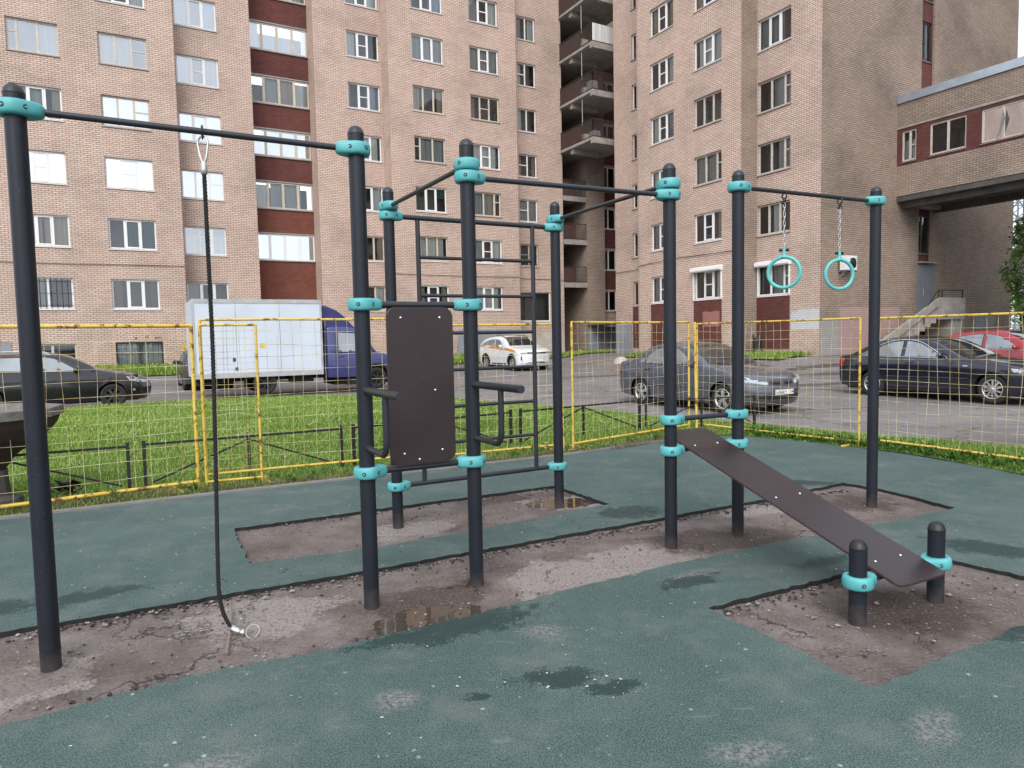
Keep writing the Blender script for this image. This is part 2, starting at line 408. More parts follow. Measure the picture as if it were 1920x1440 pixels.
def dirt():
    t = NT('packed_dirt'); w = warped(t, 5, .25)
    a = t.noise(1.7, 6, .65); b = t.noise(55, 4, .7); f = t.noise(160, 3, .7)
    c = t.ramp(a.outputs['Fac'], [(.3, (.082, .063, .054)), (.5, (.148, .119, .107)), (.72, (.24, .203, .187))])
    lc = ellipses(t, w, [(.42, 4.72, .55, .42, .5), (.95, 5.05, .55, .40, .45), (-.95, 6.0, .4, .3, .4), (.5, 6.9, .55, .28, .2), (2.3, 6.45, .5, .2, .4), (-1.55, 4.1, .5, .35, .4), (-2.6, 3.2, .6, .3, .5)])
    nz = t.math('ADD', t.math('MULTIPLY_ADD', t.noise(4, 6, .7).outputs['Fac'], 2.0, -1.0), t.math('MULTIPLY_ADD', b.outputs['Fac'], .5, -.25))
    c = t.mix(t.ramp(t.math('ADD', lc, nz), [(.05, 0.0), (.22, .9)]), c, t.ramp(b.outputs['Fac'], [(.3, (.19, .16, .147)), (.7, (.33, .285, .265))]))
    dk = ellipses(t, w, [(1.45, 5.5, .5, .35, .4), (1.9, 5.55, .5, .3, .4), (-.5, 4.35, .5, .3, .4), (3.3, 6.6, .5, .35, .3), (-.15, 7.1, .45, .2, .4), (2.3, 4.0, .55, .4, .4)])
    c = t.mix(t.ramp(t.math('ADD', dk, nz), [(.05, 0.0), (.35, .8)]), c, (.062, .044, .036))
    c = t.mix(t.ramp(b.outputs['Fac'], [(.33, .75), (.44, 0.0)]), c, (.04, .031, .027))
    c = t.mix(t.ramp(b.outputs['Fac'], [(.56, 0.0), (.7, .6)]), c, (.30, .265, .25))
    c = t.mix(t.ramp(f.outputs['Fac'], [(.62, 0.0), (.72, .7)]), c, (.34, .31, .29))
    # cracks in the bedding
    vo = t.n('ShaderNodeTexVoronoi'); vo.feature = 'DISTANCE_TO_EDGE'; vo.inputs['Scale'].default_value = 1.55; t.ln(warped(t, 3.5, .55), vo.inputs['Vector'])
    ck = t.math('MULTIPLY', t.ramp(vo.outputs['Distance'], [(.0, 1.0), (.022, 0.0)]), t.ramp(t.noise(.8, 2).outputs['Fac'], [(.50, 0.0), (.62, 1.0)]))
    c = t.mix(t.math('MULTIPLY', ck, .8), c, (.022, .017, .015))
    wet = ellipses(t, w, [(-.42, 4.02, .42, .13, .45), (-.62, 3.93, .3, .1, .4), (.42, 6.88, .28, .12, .1), (-2.45, 3.35, .35, .18, .4), (-1.95, 3.6, .35, .2, .4), (2.2, 3.75, .4, .22, .4)])
    wf = t.ramp(wet, [(.0, 0.0), (.2, 1.0)])
    c = t.mix(t.math('MULTIPLY', wf, .35), c, (.07, .052, .036))
    rr = t.mix(wf, .92, .5)
    h = t.math('SUBTRACT', t.math('ADD', t.math('MULTIPLY', b.outputs['Fac'], .8), t.math('MULTIPLY', f.outputs['Fac'], .4)), t.math('MULTIPLY', ck, 1.6))
    t.bsdf(c, rr, spec=.3, bump=h, bstr=.9, bdist=.012); return t.m
M['dirt'] = dirt()
def water():
    t = NT('muddy_water'); n = t.noise(8, 2); t.bsdf((.060, .045, .033), .03, spec=.6, bump=n.outputs['Fac'], bstr=.05, bdist=.01); return t.m
M['water'] = water()
def asphalt():
    t = NT('asphalt'); a = t.noise(.35, 6, .62); b = t.noise(28, 4, .7)
    c = t.ramp(a.outputs['Fac'], [(.3, (.15, .136, .13)), (.5, (.20, .183, .177)), (.75, (.255, .235, .227))])
    c = t.mix(t.ramp(b.outputs['Fac'], [(.35, .5), (.5, 0.0)]), c, (.06, .055, .052))
    w = warped(t, 1.2, 1.2)
    wet = ellipses(t, w, [(6.2, 14.6, .9, .12, .15), (7.3, 14.9, .8, .12, .2), (5.0, 21, 2.5, .3, .4), (8.6, 20.5, 3, .35, .2), (3, 27, 2, .3, .2), (10, 24.5, 4, .4, .1), (12, 26.5, 3, .4, .2)])
    wf = t.ramp(wet, [(.0, 0.0), (.3, .8)])
    c = t.mix(wf, c, (.04, .036, .034))
    mp = t.n('ShaderNodeMapping'); mp.inputs['Rotation'].default_value = (0, 0, -.5); mp.inputs['Scale'].default_value = (.25, 1.2, 1); t.ln(t.co(), mp.inputs['Vector'])
    st = t.noise(1, 4, .6, mp.outputs[0])
    c = t.mix(t.ramp(st.outputs['Fac'], [(.5, 0.0), (.68, .5)]), c, (.085, .077, .073))
    vo = t.n('ShaderNodeTexVoronoi'); vo.feature = 'DISTANCE_TO_EDGE'; vo.inputs['Scale'].default_value = .35; t.ln(warped(t, 1.5, 1.0), vo.inputs['Vector'])
    c = t.mix(t.ramp(vo.outputs['Distance'], [(.0, .7), (.012, 0.0)]), c, (.035, .03, .028))
    t.bsdf(c, t.mix(wf, .85, .35), spec=.35, bump=b.outputs['Fac'], bstr=.35, bdist=.01); return t.m
M['asphalt'] = asphalt()
def soil():
    t = NT('grass_soil'); a = t.noise(1.2, 6, .65); b = t.noise(40, 4, .7)
    c = t.ramp(a.outputs['Fac'], [(.3, (.09, .15, .03)), (.6, (.12, .20, .045)), (.75, (.16, .18, .07))])
    c = t.mix(t.ramp(b.outputs['Fac'], [(.4, .6), (.6, 0.0)]), c, (.028, .05, .012))
    t.bsdf(c, .95, spec=.1, bump=b.outputs['Fac'], bstr=.8, bdist=.04); return t.m
M['lawn'] = soil()
def leafmat(name, stops, trans=.35, rough=.5):
    t = NT(name); g = t.n('ShaderNodeNewGeometry')
    big = t.noise(.7, 3); r = t.math('MULTIPLY_ADD', big.outputs['Fac'], .9, t.math('MULTIPLY_ADD', g.outputs['Random Per Island'], .6, -.25), clamp=True)
    c = t.ramp(r, stops)
    p = t.n('ShaderNodeBsdfPrincipled'); t.ln(c, p.inputs['Base Color']); p.inputs['Roughness'].default_value = rough; p.inputs['Specular IOR Level'].default_value = .3
    tl = t.n('ShaderNodeBsdfTranslucent'); t.ln(t.mix(1.0, c, (1.0, 1.0, .6), 'MULTIPLY'), tl.inputs[0])
    mx = t.n('ShaderNodeMixShader'); mx.inputs[0].default_value = trans
    t.ln(p.outputs[0], mx.inputs[1]); t.ln(tl.outputs[0], mx.inputs[2]); t.ln(mx.outputs[0], t.out.inputs['Surface']); return t.m
M['blade'] = leafmat('grass_blade', [(.15, (.15, .24, .045)), (.45, (.28, .42, .085)), (.7, (.39, .52, .14)), (.95, (.52, .54, .24))], .45)
M['weed'] = leafmat('weed_leaf', [(.15, (.03, .085, .012)), (.5, (.07, .16, .022)), (.9, (.13, .23, .04))], .35)
M['leaf'] = leafmat('tree_leaf', [(.15, (.11, .19, .06)), (.5, (.24, .38, .13)), (.9, (.38, .50, .22))], .35)
M['dry'] = leafmat('dry_grass', [(.15, (.10, .075, .04)), (.5, (.20, .16, .085)), (.9, (.30, .26, .15))], .3)
M['petal'] = simple('white_petal', (.50, .49, .46), .8, var=.12, scale=30)
M['yellowflower'] = simple('dandelion_yellow', (.55, .45, .03), .8, var=.12, scale=30)
M['bark'] = simple('bark', (.07, .055, .045), .95, var=.35, scale=8, bump=.8, bscale=20)
M['stone'] = simple('pebble', (.22, .185, .165), .85, var=.55, scale=14)
M['crumb'] = simple('dark_rubble', (.04, .032, .028), .95, var=.6, scale=25)
def yellow():
    t = NT('yellow_paint_rusting'); n = t.noise(9, 6, .7); f = t.noise(40, 3, .6)
    c = t.ramp(t.noise(3, 3).outputs['Fac'], [(.3, (.56, .37, .05)), (.7, (.68, .50, .11))])
    c = t.mix(t.ramp(n.outputs['Fac'], [(.53, 0.0), (.60, 1.0)]), c, t.ramp(f.outputs['Fac'], [(.35, (.10, .035, .012)), (.65, (.26, .11, .035))]))
    t.bsdf(c, .55, spec=.4, bump=n.outputs['Fac'], bstr=.2, bdist=.004); return t.m
M['yellow'] = yellow()
def wire():
    t = NT('wire_paint'); n = t.noise(3, 5, .65)
    c = t.ramp(n.outputs['Fac'], [(.34, (.26, .13, .07)), (.46, (.52, .42, .18)), (.60, (.68, .62, .42))])
    t.bsdf(c, .6, spec=.4); return t.m
M['wire'] = wire()
M['kerb'] = simple('kerb_concrete', (.18, .17, .16), .9, var=.2, scale=4, bump=.5, bscale=50)
def sstep(a, b, x):
    t = max(0.0, min(1.0, (x-a)/(b-a))); return t*t*(3-2*t)
def uv_of(p): return p.dot(UD), p.dot(VD)
def ab_of(p): return p.dot(E1), p.dot(E2)
def road_z(x, y):
    p = Vector((x, y, 0)); u, v = uv_of(p)
    dL = max(36.6 - v, 0); dR = math.hypot(max(25.0-u, 0), max(19.3-v, 0))
    d = min(dL, dR)
    z = .62 - .48*sstep(0, 5, d) - .14*sstep(5, 15, d)
    a, b = ab_of(p)
    q = max(-9-a, a-8.6, -8.3-b, b-14)
    return z - .10*(1-sstep(-.3, 1.2, q))
# ---- road: one sheet out to the horizon
def axis(lo, hi, step, far):
    c = []; x = lo
    while x <= hi: c.append(x); x += step
    return [lo-far, lo-far*.4, lo-far*.1] + c + [hi+far*.1, hi+far*.4, hi+far]
us = axis(-45, 60, .75, 600); vs_ = axis(-30, 48, .75, 600)
m = MB(); m.smooth = True; P = []
for v in vs_:
    for u in us:
        w = B(u, v); P.append(Vector((w.x, w.y, road_z(w.x, w.y))))
nU = len(us); F = [[j*nU+i, j*nU+i+1, (j+1)*nU+i+1, (j+1)*nU+i] for j in range(len(vs_)-1) for i in range(nU-1)]
m.add(P, F); tag(m.build('road', M['asphalt']), 'wet grey asphalt yard between playground and houses', 'road', kind='structure')

# ---- rubber paving with three cut-outs, dirt beneath
RUB_EDGE = [(-9, -8.03), (-1.4, -8.02), (.46, -8.07), (2.2, -8.1), (3.6, -8.08), (5.1, -8.12), (6.9, -8.38), (7.75, -8.52), (8.15, -8.25), (8.4, -7.66), (8.62, -6.7), (8.7, -5.76), (8.6, -4.9), (8.46, -4.2), (8.45, 0), (8.45, 12), (-9, 12)]
STRIP = [(-2.6, -4.82), (1.2, -4.80), (4.0, -4.86), (5.1, -4.88), (6.50, -5.0), (6.56, -4.6), (6.42, -3.76), (5.5, -3.75), (4.2, -3.82), (3.2, -3.82), (2.3, -3.77), (1.6, -3.69), (.8, -3.65), (.1, -3.69), (-.7, -3.6), (-2.6, -3.62)]
LADDER = [(.52, -6.50), (2.1, -6.53), (3.81, -6.52), (3.84, -5.52), (2.9, -5.42), (2.2, -5.35), (1.5, -5.3), (.53, -5.4)]
BENCH = [(2.84, -3.09), (4.0, -3.09), (4.9, -3.06), (5.0, -2.4), (4.98, -2.06), (4.1, -2.06), (3.6, -2.04), (2.83, -2.01), (2.85, -2.6)]
HOLES = [resample(h, .055, .013) for h in (STRIP, LADDER, BENCH)]
outer = resample(RUB_EDGE, .6, .0)
ZR = .026
inter = [(i*.8-8.6, j*.8-7.6) for i in range(22) for j in range(25)]
inter = [q for q in inter if inpoly(*q, outer) and not any(inpoly(*q, h) or polydist(*q, h) < .1 for h in HOLES)]
P2, T2 = tri_fill(outer, HOLES, inter)
m = MB(); m.smooth = True
m.add([Y(a, b, ZR) for a, b in P2], [t[::-1] if (P2[t[1]][0]-P2[t[0]][0])*(P2[t[2]][1]-P2[t[0]][1])-(P2[t[2]][0]-P2[t[0]][0])*(P2[t[1]][1]-P2[t[0]][1]) > 0 else t for t in T2])
m.smooth = False
m.cur = 1
for loop in HOLES + [outer]:
    n = len(loop)
    for i in range(n):
        a, b = loop[i], loop[(i+1) % n]
        m.quad(Y(*a, ZR), Y(*b, ZR), Y(*b, -.03), Y(*a, -.03))
tag(m.build('rubber_pavement', [M['rubber'], M['rubber_edge']]), 'worn green rubber paving with pale specks and wet patches', 'pavement', kind='structure')
# dirt in the cut-outs, gently uneven
PUD = ((.40, 6.90, .22), (.66, 6.88, .12), (-.50, 4.06, .17), (-.72, 3.98, .12), (-.3, 4.16, .1))
m = MB(); m.smooth = True
for (a0, a1, b0, b1) in ((-2.9, 6.8, -5.15, -3.4), (.3, 4.05, -6.75, -5.16), (2.6, 5.2, -3.35, -1.8)):
    na = int((a1-a0)/.032); nb = int((b1-b0)/.032); P = []
    for j in range(nb+1):
        for i in range(na+1):
            a = a0+(a1-a0)*i/na; b = b0+(b1-b0)*j/nb; w = Y(a, b)
            z = .008*mnoise.noise(Vector((w.x*2.2, w.y*2.2, 3))) + .005*mnoise.noise(Vector((w.x*9, w.y*9, 1))) + .003*mnoise.noise(Vector((w.x*23, w.y*23, 7))) - .004
            for px_, py_, pr_ in PUD: z -= .016*math.exp(-((w.x-px_)**2+(w.y-py_)**2)/(pr_*pr_))
            P.append(Y(a, b, z))
    m.add(P, [[j*(na+1)+i, (j+1)*(na+1)+i, (j+1)*(na+1)+i+1, j*(na+1)+i+1] for j in range(nb) for i in range(na)])
tag(m.build('dirt_ground', M['dirt']), 'bare brown dirt and broken concrete bedding in the cut-outs', 'ground', kind='structure')
# shallow puddles
def puddle(cx, cy, rx, ry, ro, z):
    m = MB(); n = 40; P = [Vector((cx, cy, z))]
    for k in range(n):
        a = 2*math.pi*k/n; r = 1+.28*mnoise.noise(Vector((math.cos(a)*1.4+cx, math.sin(a)*1.4+cy, 2)))+.1*mnoise.noise(Vector((math.cos(a)*5, math.sin(a)*5, cx)))
        x, y = rx*r*math.cos(a), ry*r*math.sin(a)
        P.append(Vector((cx+x*math.cos(ro)-y*math.sin(ro), cy+x*math.sin(ro)+y*math.cos(ro), z)))
    m.add(P, [[0, 1+k, 1+(k+1) % n] for k in range(n)])
    return m
tag(puddle(.48, 6.90, .42, .26, .1, -.0085).build('puddle', M['water']), 'small muddy puddle around the foot of a ladder post', 'puddle', kind='structure')
tag(puddle(-.50, 4.07, .45, .22, .45, -.0105).build('puddle', M['water']), 'shallow brown puddle beside two post feet', 'puddle', kind='structure')
# flush concrete kerb behind the rubber
m = MB(); KE = [(-9, -8.03), (-1.4, -8.02), (.46, -8.07), (2.2, -8.1), (3.6, -8.08), (5.1, -8.12), (6.9, -8.38), (7.75, -8.52)]
for i in range(len(KE)-1):
    p, q = KE[i], KE[i+1]
    m.add([Y(p[0], p[1]-.004, -.03), Y(q[0], q[1]-.004, -.03), Y(q[0], q[1]-.004, .046), Y(p[0], p[1]-.004, .046), Y(p[0], p[1]-.10, .046), Y(q[0], q[1]-.10, .046), Y(q[0], q[1]-.10, -.03), Y(p[0], p[1]-.10, -.03)], [[0, 1, 2, 3], [3, 2, 5, 4], [4, 5, 6, 7]])
tag(m.build('kerb', M['kerb']), 'thin concrete kerb between rubber paving and lawn', 'kerb', kind='structure')

# ---- lawn
near = [Y(a, b-.105 if i < 8 else b) for i, (a, b) in enumerate(RUB_EDGE[:15])]
near = [(p.x, p.y) for p in near]
far = [(11.5, 1.0), (8.1, 6.9), (6.9, 9.3), (5.75, 10.55), (5.15, 11.35), (4.3, 12.4), (2.85, 13.4), (1.7, 14.9), (.6, 16.0), (-1.4, 16.9), (-4.5, 18.3), (-6.95, 18.3), (-9, 17.3), (-12.5, 15.5), (-24, 9.0), (-20, -5)]
LAWN = near + far
LF = resample(far, .35, .10, closed=False)
LAWN_R = resample(near, .35, .0, closed=False) + LF
def lawn_z(x, y):
    d = polydist(x, y, near, closed=False); a, b = ab_of(Vector((x, y, 0)))
    k = 1-.62*sstep(5.5, 8.2, a)
    z = .03 + .19*k*sstep(0, 5.5, d)
    z += .018*mnoise.noise(Vector((x*.9, y*.9, 0)))
    return z + (.03*mnoise.noise(Vector((x*.3, y*.3, 5))) if d > .5 else 0)
gx = [(-24+.45*i, 0+.45*j) for i in range(84) for j in range(42)]
inter = [(x, y) for x, y in gx if inpoly(x, y, LAWN_R) and polydist(x, y, LAWN_R) > .12]
P2, T2 = tri_fill(LAWN_R, (), inter)
m = MB(); m.smooth = True
m.add([Vector((x, y, lawn_z(x, y))) for x, y in P2], [t if (P2[t[1]][0]-P2[t[0]][0])*(P2[t[2]][1]-P2[t[0]][1])-(P2[t[2]][0]-P2[t[0]][0])*(P2[t[1]][1]-P2[t[0]][1]) > 0 else t[::-1] for t in T2])
# skirt at the road side
for i in range(len(LF)-1):
    (x0, y0), (x1, y1) = LF[i], LF[i+1]
    m.quad((x0, y0, lawn_z(x0, y0)), (x1, y1, lawn_z(x1, y1)), (x1, y1, -.15), (x0, y0, -.15))
tag(m.build('lawn_ground', M['lawn']), 'green lawn between the playground fence and the road', 'lawn', kind='structure')

rnd = random.Random(11)
def blade(m, x, y, z, h, w, lean, ang):
    dx, dy = math.cos(ang), math.sin(ang); px, py = -dy*w, dx*w
    l1, l2 = lean*.35*h, lean*h
    m.v += [Vector((x-px, y-py, z)), Vector((x+px, y+py, z)), Vector((x+dx*l1+px*.8, y+dy*l1+py*.8, z+h*.6)), Vector((x+dx*l1-px*.8, y+dy*l1-py*.8, z+h*.6)), Vector((x+dx*l2, y+dy*l2, z+h*(1-.25*lean)))]
    o = len(m.v)-5
    m.f += [[o, o+1, o+2, o+3], [o+3, o+2, o+4]]; m.mi += [0, 0]; m.sm += [True, True]
m = MB()
cnt = 0
while cnt < 88000:
    # more blades close to the fence, where single ones can be made out
    y = 6 + 13*rnd.random()**1.35; x = -13.5 + 22*rnd.random()
    if abs(x) > y*.80+.6 or not inpoly(x, y, LAWN): continue
    d = math.hypot(x, y); z = lawn_z(x, y)
    patch = .5+.5*mnoise.noise(Vector((x*.8, y*.8, 9)))
    if patch < .2 and rnd.random() < .55: continue
    h = (.034+.046*rnd.random())*(.65+.8*patch); 
    dn = polydist(x, y, near, closed=False)
    if dn < .8: h *= .55+.55*dn/.8
    blade(m, x, y, z-.008, h, (.0022+.0014*rnd.random())*max(1, d/6.5), .2+.9*rnd.random(), rnd.random()*6.283); cnt += 1
tag(m.build('grass', M['blade']), 'uncut green grass of the lawn', 'grass', kind='stuff')
# taller weeds along the right-hand strip and along the kerb
m = MB(); cnt = 0
def leafq(m, p, d, n, L, W):
    s = d.cross(n).normalized()*W
    o = len(m.v)
    m.v += [p, p+d*L*.45+s+n*L*.06, p+d*L, p+d*L*.45-s+n*L*.06]; m.f.append([o, o+1, o+2, o+3]); m.mi.append(0); m.sm.append(False)
for k in range(1000):
    if k < 880:
        t_ = rnd.random(); e0, e1 = (8.1, -8.5), (8.75, -4.0)
        a = 8.25+.75*rnd.random()**.8+.1*math.sin(k); b = -8.4+5*rnd.random(); p = Y(a + (.25 if b > -6.5 else 0), b)
    else:
        a = -2.5+10*rnd.random(); b = -8.28-.35*rnd.random(); p = Y(a, b)
    if not inpoly(p.x, p.y, LAWN): continue
    z = lawn_z(p.x, p.y); H = .03+.11*rnd.random()**2; p.z = z
    for q in range(7):
        an = rnd.random()*6.283; el = .25+.9*rnd.random(); d = Vector((math.cos(an)*math.cos(el), math.sin(an)*math.cos(el), math.sin(el)))
        leafq(m, p+UP*H*rnd.random()*.8, d, UP, .04+.05*rnd.random(), .007+.010*rnd.random())
tag(m.build('weeds', M['weed']), 'broad-leaved weeds along the edges of the paving', 'weeds', kind='stuff')
m = MB()
for k in range(5200):
    a = -3+11.2*rnd.random(); b = -8.20-.32*rnd.random()**1.5
    if a > 6: b -= .38*min(1, (a-6)/1.8)
    p = Y(a, b); blade(m, p.x, p.y, lawn_z(p.x, p.y)-.004, .03+.07*rnd.random(), .003, .6+1.2*rnd.random(), rnd.random()*6.283)
tag(m.build('dry_grass', M['dry']), 'dead straw coloured grass along the kerb', 'grass', kind='stuff')
m = MB()
for k in range(420):
    y = 9 + 7*rnd.random(); x = -8+9*rnd.random()
    if not inpoly(x, y, LAWN) or mnoise.noise(Vector((x*.5, y*.5, 20))) < -.05: continue
    z = lawn_z(x, y)+.08+.05*rnd.random(); r = .009+.008*rnd.random()
    m.cur = 0 if rnd.random() < .8 else 1
    m.ball((x, y, z), r, 5, 3, (1, 1, .6))
tag(m.build('wildflowers', [M['petal'], M['yellowflower']]), 'small white and yellow flowers in the lawn', 'flowers', kind='stuff')

# ---- loose stones, rubble and fallen petals
def pebble(m, p, r):
    o = len(m.v); sx, sy, sz = (r*(.7+.6*rnd.random()) for _ in range(3)); an = rnd.random()*3.14; c, s = math.cos(an), math.sin(an)
    q = [(1,0,0),(0,1,0),(-1,0,0),(0,-1,0),(0,0,1),(0,0,-1),(.62,.62,.45),(-.62,.62,.45),(-.62,-.62,.45),(.62,-.62,.45)]
    for x, y, z in q:
        x, y, z = x*sx*(.8+.4*rnd.random()), y*sy*(.8+.4*rnd.random()), z*sz*.65
        m.v.append(Vector((p.x+x*c-y*s, p.y+x*s+y*c, p.z+z)))
    for f in ([4,6,7],[4,7,8],[4,8,9],[4,9,6],[6,0,1],[6,1,7],[7,1,2],[7,2,8],[8,2,3],[8,3,9],[9,3,0],[9,0,6],[9,6,6][:2]+[4],[5,1,0],[5,2,1],[5,3,2],[5,0,3],[0,6,9]):
        if len(set(f)) == 3: m.f.append([o+i for i in f]); m.mi.append(m.cur); m.sm.append(False)
m = MB()
for k in range(1500):   # crumbs under the far lip of the main strip and the others
    w = rnd.random()
    if w < .62: a = -1.6+7.9*rnd.random(); b = -4.80+.02+.10*rnd.random()**2 - (.05 if a > 4 else 0)
    elif w < .8: a = 2.9+2.0*rnd.random(); b = -3.06+.10*rnd.random()**1.6
    elif w < .9: a = .6+3.2*rnd.random(); b = -6.49+.10*rnd.random()**1.6
    else: a = -1+7*rnd.random(); b = -3.72-.06*rnd.random()**2
    m.cur = 0 if rnd.random() < .7 else 1
    pebble(m, Y(a, b, .006), .004+.011*rnd.random()**2)
for k in range(1300):
    w = rnd.random()
    if w < .55: a, b = -1.6+7.9*rnd.random(), -4.7+.95*rnd.random()
    elif w < .75: a, b = .6+3.1*rnd.random(), -6.4+.95*rnd.random()
    else: a, b = 2.95+1.9*rnd.random(), -3.0+.85*rnd.random()
    m.cur = 1 if rnd.random() < .6 else 0
    pebble(m, Y(a, b, .004), .003+.008*rnd.random()**3)
for a, b, r in ((.55,-4.66,.028),(.72,-4.70,.02),(1.02,-4.64,.018),(-.35,-4.68,.022),(.15,-4.6,.014),(2.92,-3.0,.02),(3.3,-2.72,.018),(3.32,-2.58,.02),(3.8,-2.68,.02),(4.3,-2.55,.022),(3.0,-2.9,.014),(4.6,-2.6,.015),(3.9,-2.9,.014),(3.6,-2.3,.012),(-.1,-4.0,.012),(.3,-4.1,.01)):
    m.cur = 1; pebble(m, Y(a, b, .006), r)
for k in range(220):    # black crumbs thrown on to the rubber
    a, b = -.5+6*rnd.random(), -5.2+.5*rnd.random()*(1 if rnd.random() < .8 else -3)
    m.cur = 0; pebble(m, Y(a, b, ZR), .003+.006*rnd.random()**2)
tag(m.build('gravel', [M['crumb'], M['stone']]), 'loose rubble and pebbles in the cut-outs', 'gravel', kind='stuff')
m = MB()
for k in range(560):
    cx, cy = [(rnd.uniform(-3, 4.5), rnd.uniform(1.3, 8.5))] [0]
    if rnd.random() < .05: cx, cy = rnd.gauss(.35, .25), rnd.gauss(3.18, .07)
    if mnoise.noise(Vector((cx*1.1, cy*1.1, 4))) < -.1 and rnd.random() < .7: continue
    a, b = ab_of(Vector((cx, cy, 0)))
    if not -2.5 < a < 8.2 or b < -7.9: continue
    z = ZR+.0035 if not any(inpoly(a, b, h) for h in HOLES) else .009
    r = .0025+.0065*rnd.random()**2.2; n = 6; an = rnd.random()*6.28; e = .5+.5*rnd.random(); o = len(m.v)
    for q in range(n):
        t_ = 6.283*q/n; x, y = r*math.cos(t_)*(.75+.5*rnd.random()), r*e*math.sin(t_)*(.75+.5*rnd.random())
        m.v.append(Vector((cx+x*math.cos(an)-y*math.sin(an), cy+x*math.sin(an)+y*math.cos(an), z+.002*rnd.random())))
    m.f.append([o+i for i in range(n)]); m.mi.append(0); m.sm.append(False)
tag(m.build('fallen_petals', M['petal']), 'pale petals and flecks scattered on the paving', 'petals', kind='stuff')
# ================================================================ workout station
PX = {'1': (-.567, -4.21), '2': (1.115, -4.19), '3': (1.842, -4.215), '4': (1.828, -5.887), '5': (3.498, -5.905), '6': (3.50, -4.21), '7': (4.195, -4.207), '8': (5.93, -4.247), '9': (3.465, -2.56), '10': (4.157, -2.545)}
PT = {'1': 2.94, '2': 2.93, '3': 2.94, '4': 2.965, '5': 2.96, '6': 2.94, '7': 2.95, '8': 2.965, '9': .48, '10': .49}
RP = .0475
st = thing('workout_station', 'dark slate steel workout frame with teal clamps, ladder, back board and sloping bench', 'exercise frame', Y(1.84, -4.2, 0))
posts = {}
for k, (a, b) in PX.items():
    m = MB(); m.lathe([(RP, -.06), (RP, PT[k]-.052)], Y(a, b), n=28, cap=False)
    posts[k] = m.build('post', M['post'], st)
    m = MB(); t = PT[k]; m.lathe([(RP, t-.055), (RP+.0015, t-.050), (RP+.0015, t-.045), (RP-.001, t-.040), (.041, t-.022), (.028, t-.007), (.012, t-.001), (0, t)], Y(a, b), n=28, cap=False)
    m.build('cap', M['black'] if k in '9 10' else M['bar'], posts[k])
def clamp(k, z, to, parent=st):
    """rounded clamp ring with a blunt lobe gripping a bar that leads towards post `to`"""
    c = Y(*PX[k], z); d = (Y(*PX[to], z)-c).normalized(); s = UP.cross(d)
    m = MB(); m.smooth = True; n = 48; mm = 16; V = []; Fc = []
    R0, R1, X1_ = .0835, .050, .078; ba = math.acos((R0-R1)/X1_)     # hull of two circles
    def outer(an):
        a = abs(an)
        p0 = (R0*math.cos(ba), R0*math.sin(ba)); p1 = (X1_+R1*math.cos(ba), R1*math.sin(ba))
        if a >= ba: return R0
        a1 = math.atan2(p1[1], p1[0])
        if a <= a1: return X1_*math.cos(a)+math.sqrt(R1*R1-(X1_*math.sin(a))**2)
        return R0/math.cos(a-ba)
    for i in range(n):
        an = -math.pi+2*math.pi*i/n; ro = outer(an); ca, sa = math.cos(an), math.sin(an)
        for j in range(mm):
            ph = 2*math.pi*j/mm; ri = RP-.004; co, si = math.cos(ph), math.sin(ph)
            rr = min(.036, (ro-ri)/2) if co > 0 else .008
            if co > 0: px = ro-rr+rr*abs(co)**.8
            else: px = ri+rr*(1-abs(co)**.5)
            V.append(c + d*(px*ca) + s*(px*sa) + UP*(.0375*math.copysign(abs(si)**.75, si)))
    for i in range(n):
        for j in range(mm):
            i2, j2 = (i+1) % n, (j+1) % mm
            Fc.append([i*mm+j, i2*mm+j, i2*mm+j2, i*mm+j2])
    m.add(V, Fc)
    o = m.build('clamp', M['teal'], parent)
    for sg in (1, -1):
        for ang, off in ((50, 0), (120, 0)):
            an = R(ang)*sg; q = d*math.cos(an)+s*math.sin(an); p = c+q*(outer(R(ang))-.001)
            m = MB(); m.lathe([(.0125, -.010), (.0125, .0012), (.0115, .0020), (0, .0021)], p, q, 14); h_ = m.build('bolt_hole_shade', M['hole_shade'], o)  # raised dark disc, its colour standing in for the shade inside a bolt hole
            m = MB(); m.lathe([(.0050, .0015), (.0050, .0028), (.0035, .0034), (0, .0035)], p+UP*-.002, q, 8); m.build('bolt', M['tin'], o)
    return o
for k, z, to in (('1', 2.818, '2'), ('2', 2.79, '1'), ('2', 1.87, '3'), ('2', .845, '3'), ('3', 2.772, '4'), ('3', 2.694, '6'), ('3', 1.871, '2'), ('3', .842, '2'), ('4', 2.797, '3'), ('4', 2.720, '5'), ('4', .366, '5'), ('5', 2.786, '6'), ('5', 2.709, '4'), ('5', .376, '4'),
                 ('6', 2.784, '5'), ('6', 2.700, '3'), ('6', .998, '7'), ('6', .757, '7'), ('7', 2.815, '8'), ('7', .998, '6'), ('7', .757, '6'), ('8', 2.832, '7'), ('9', .238, '10'), ('10', .242, '9')):
    clamp(k, z, to)
def bar(k1, z1, k2, z2, r=.0225, name='crossbar'):
    p, q = Y(*PX[k1], z1), Y(*PX[k2], z2); d = (q-p).normalized()
    m = MB(); m.tube([p+d*.09, q-d*.09], r, 18); return m.build(name, M['bar'], st)
bar('1', 2.818, '2', 2.79, .0175, 'pull_up_bar'); bar('3', 2.694, '6', 2.700, .0175, 'pull_up_bar'); bar('7', 2.815, '8', 2.832, .0175, 'pull_up_bar')
bar('3', 2.772, '4', 2.797, .0165, 'pull_up_bar'); bar('6', 2.784, '5', 2.786, .0165, 'pull_up_bar')
bar('2', 1.87, '3', 1.871, .0215); bar('2', .845, '3', .842, .0215)
bar('4', 2.720, '5', 2.709); bar('4', .366, '5', .376)
bar('6', .998, '7', .998, .02); bar('6', .757, '7', .757, .02); bar('9', .238, '10', .242, .02)
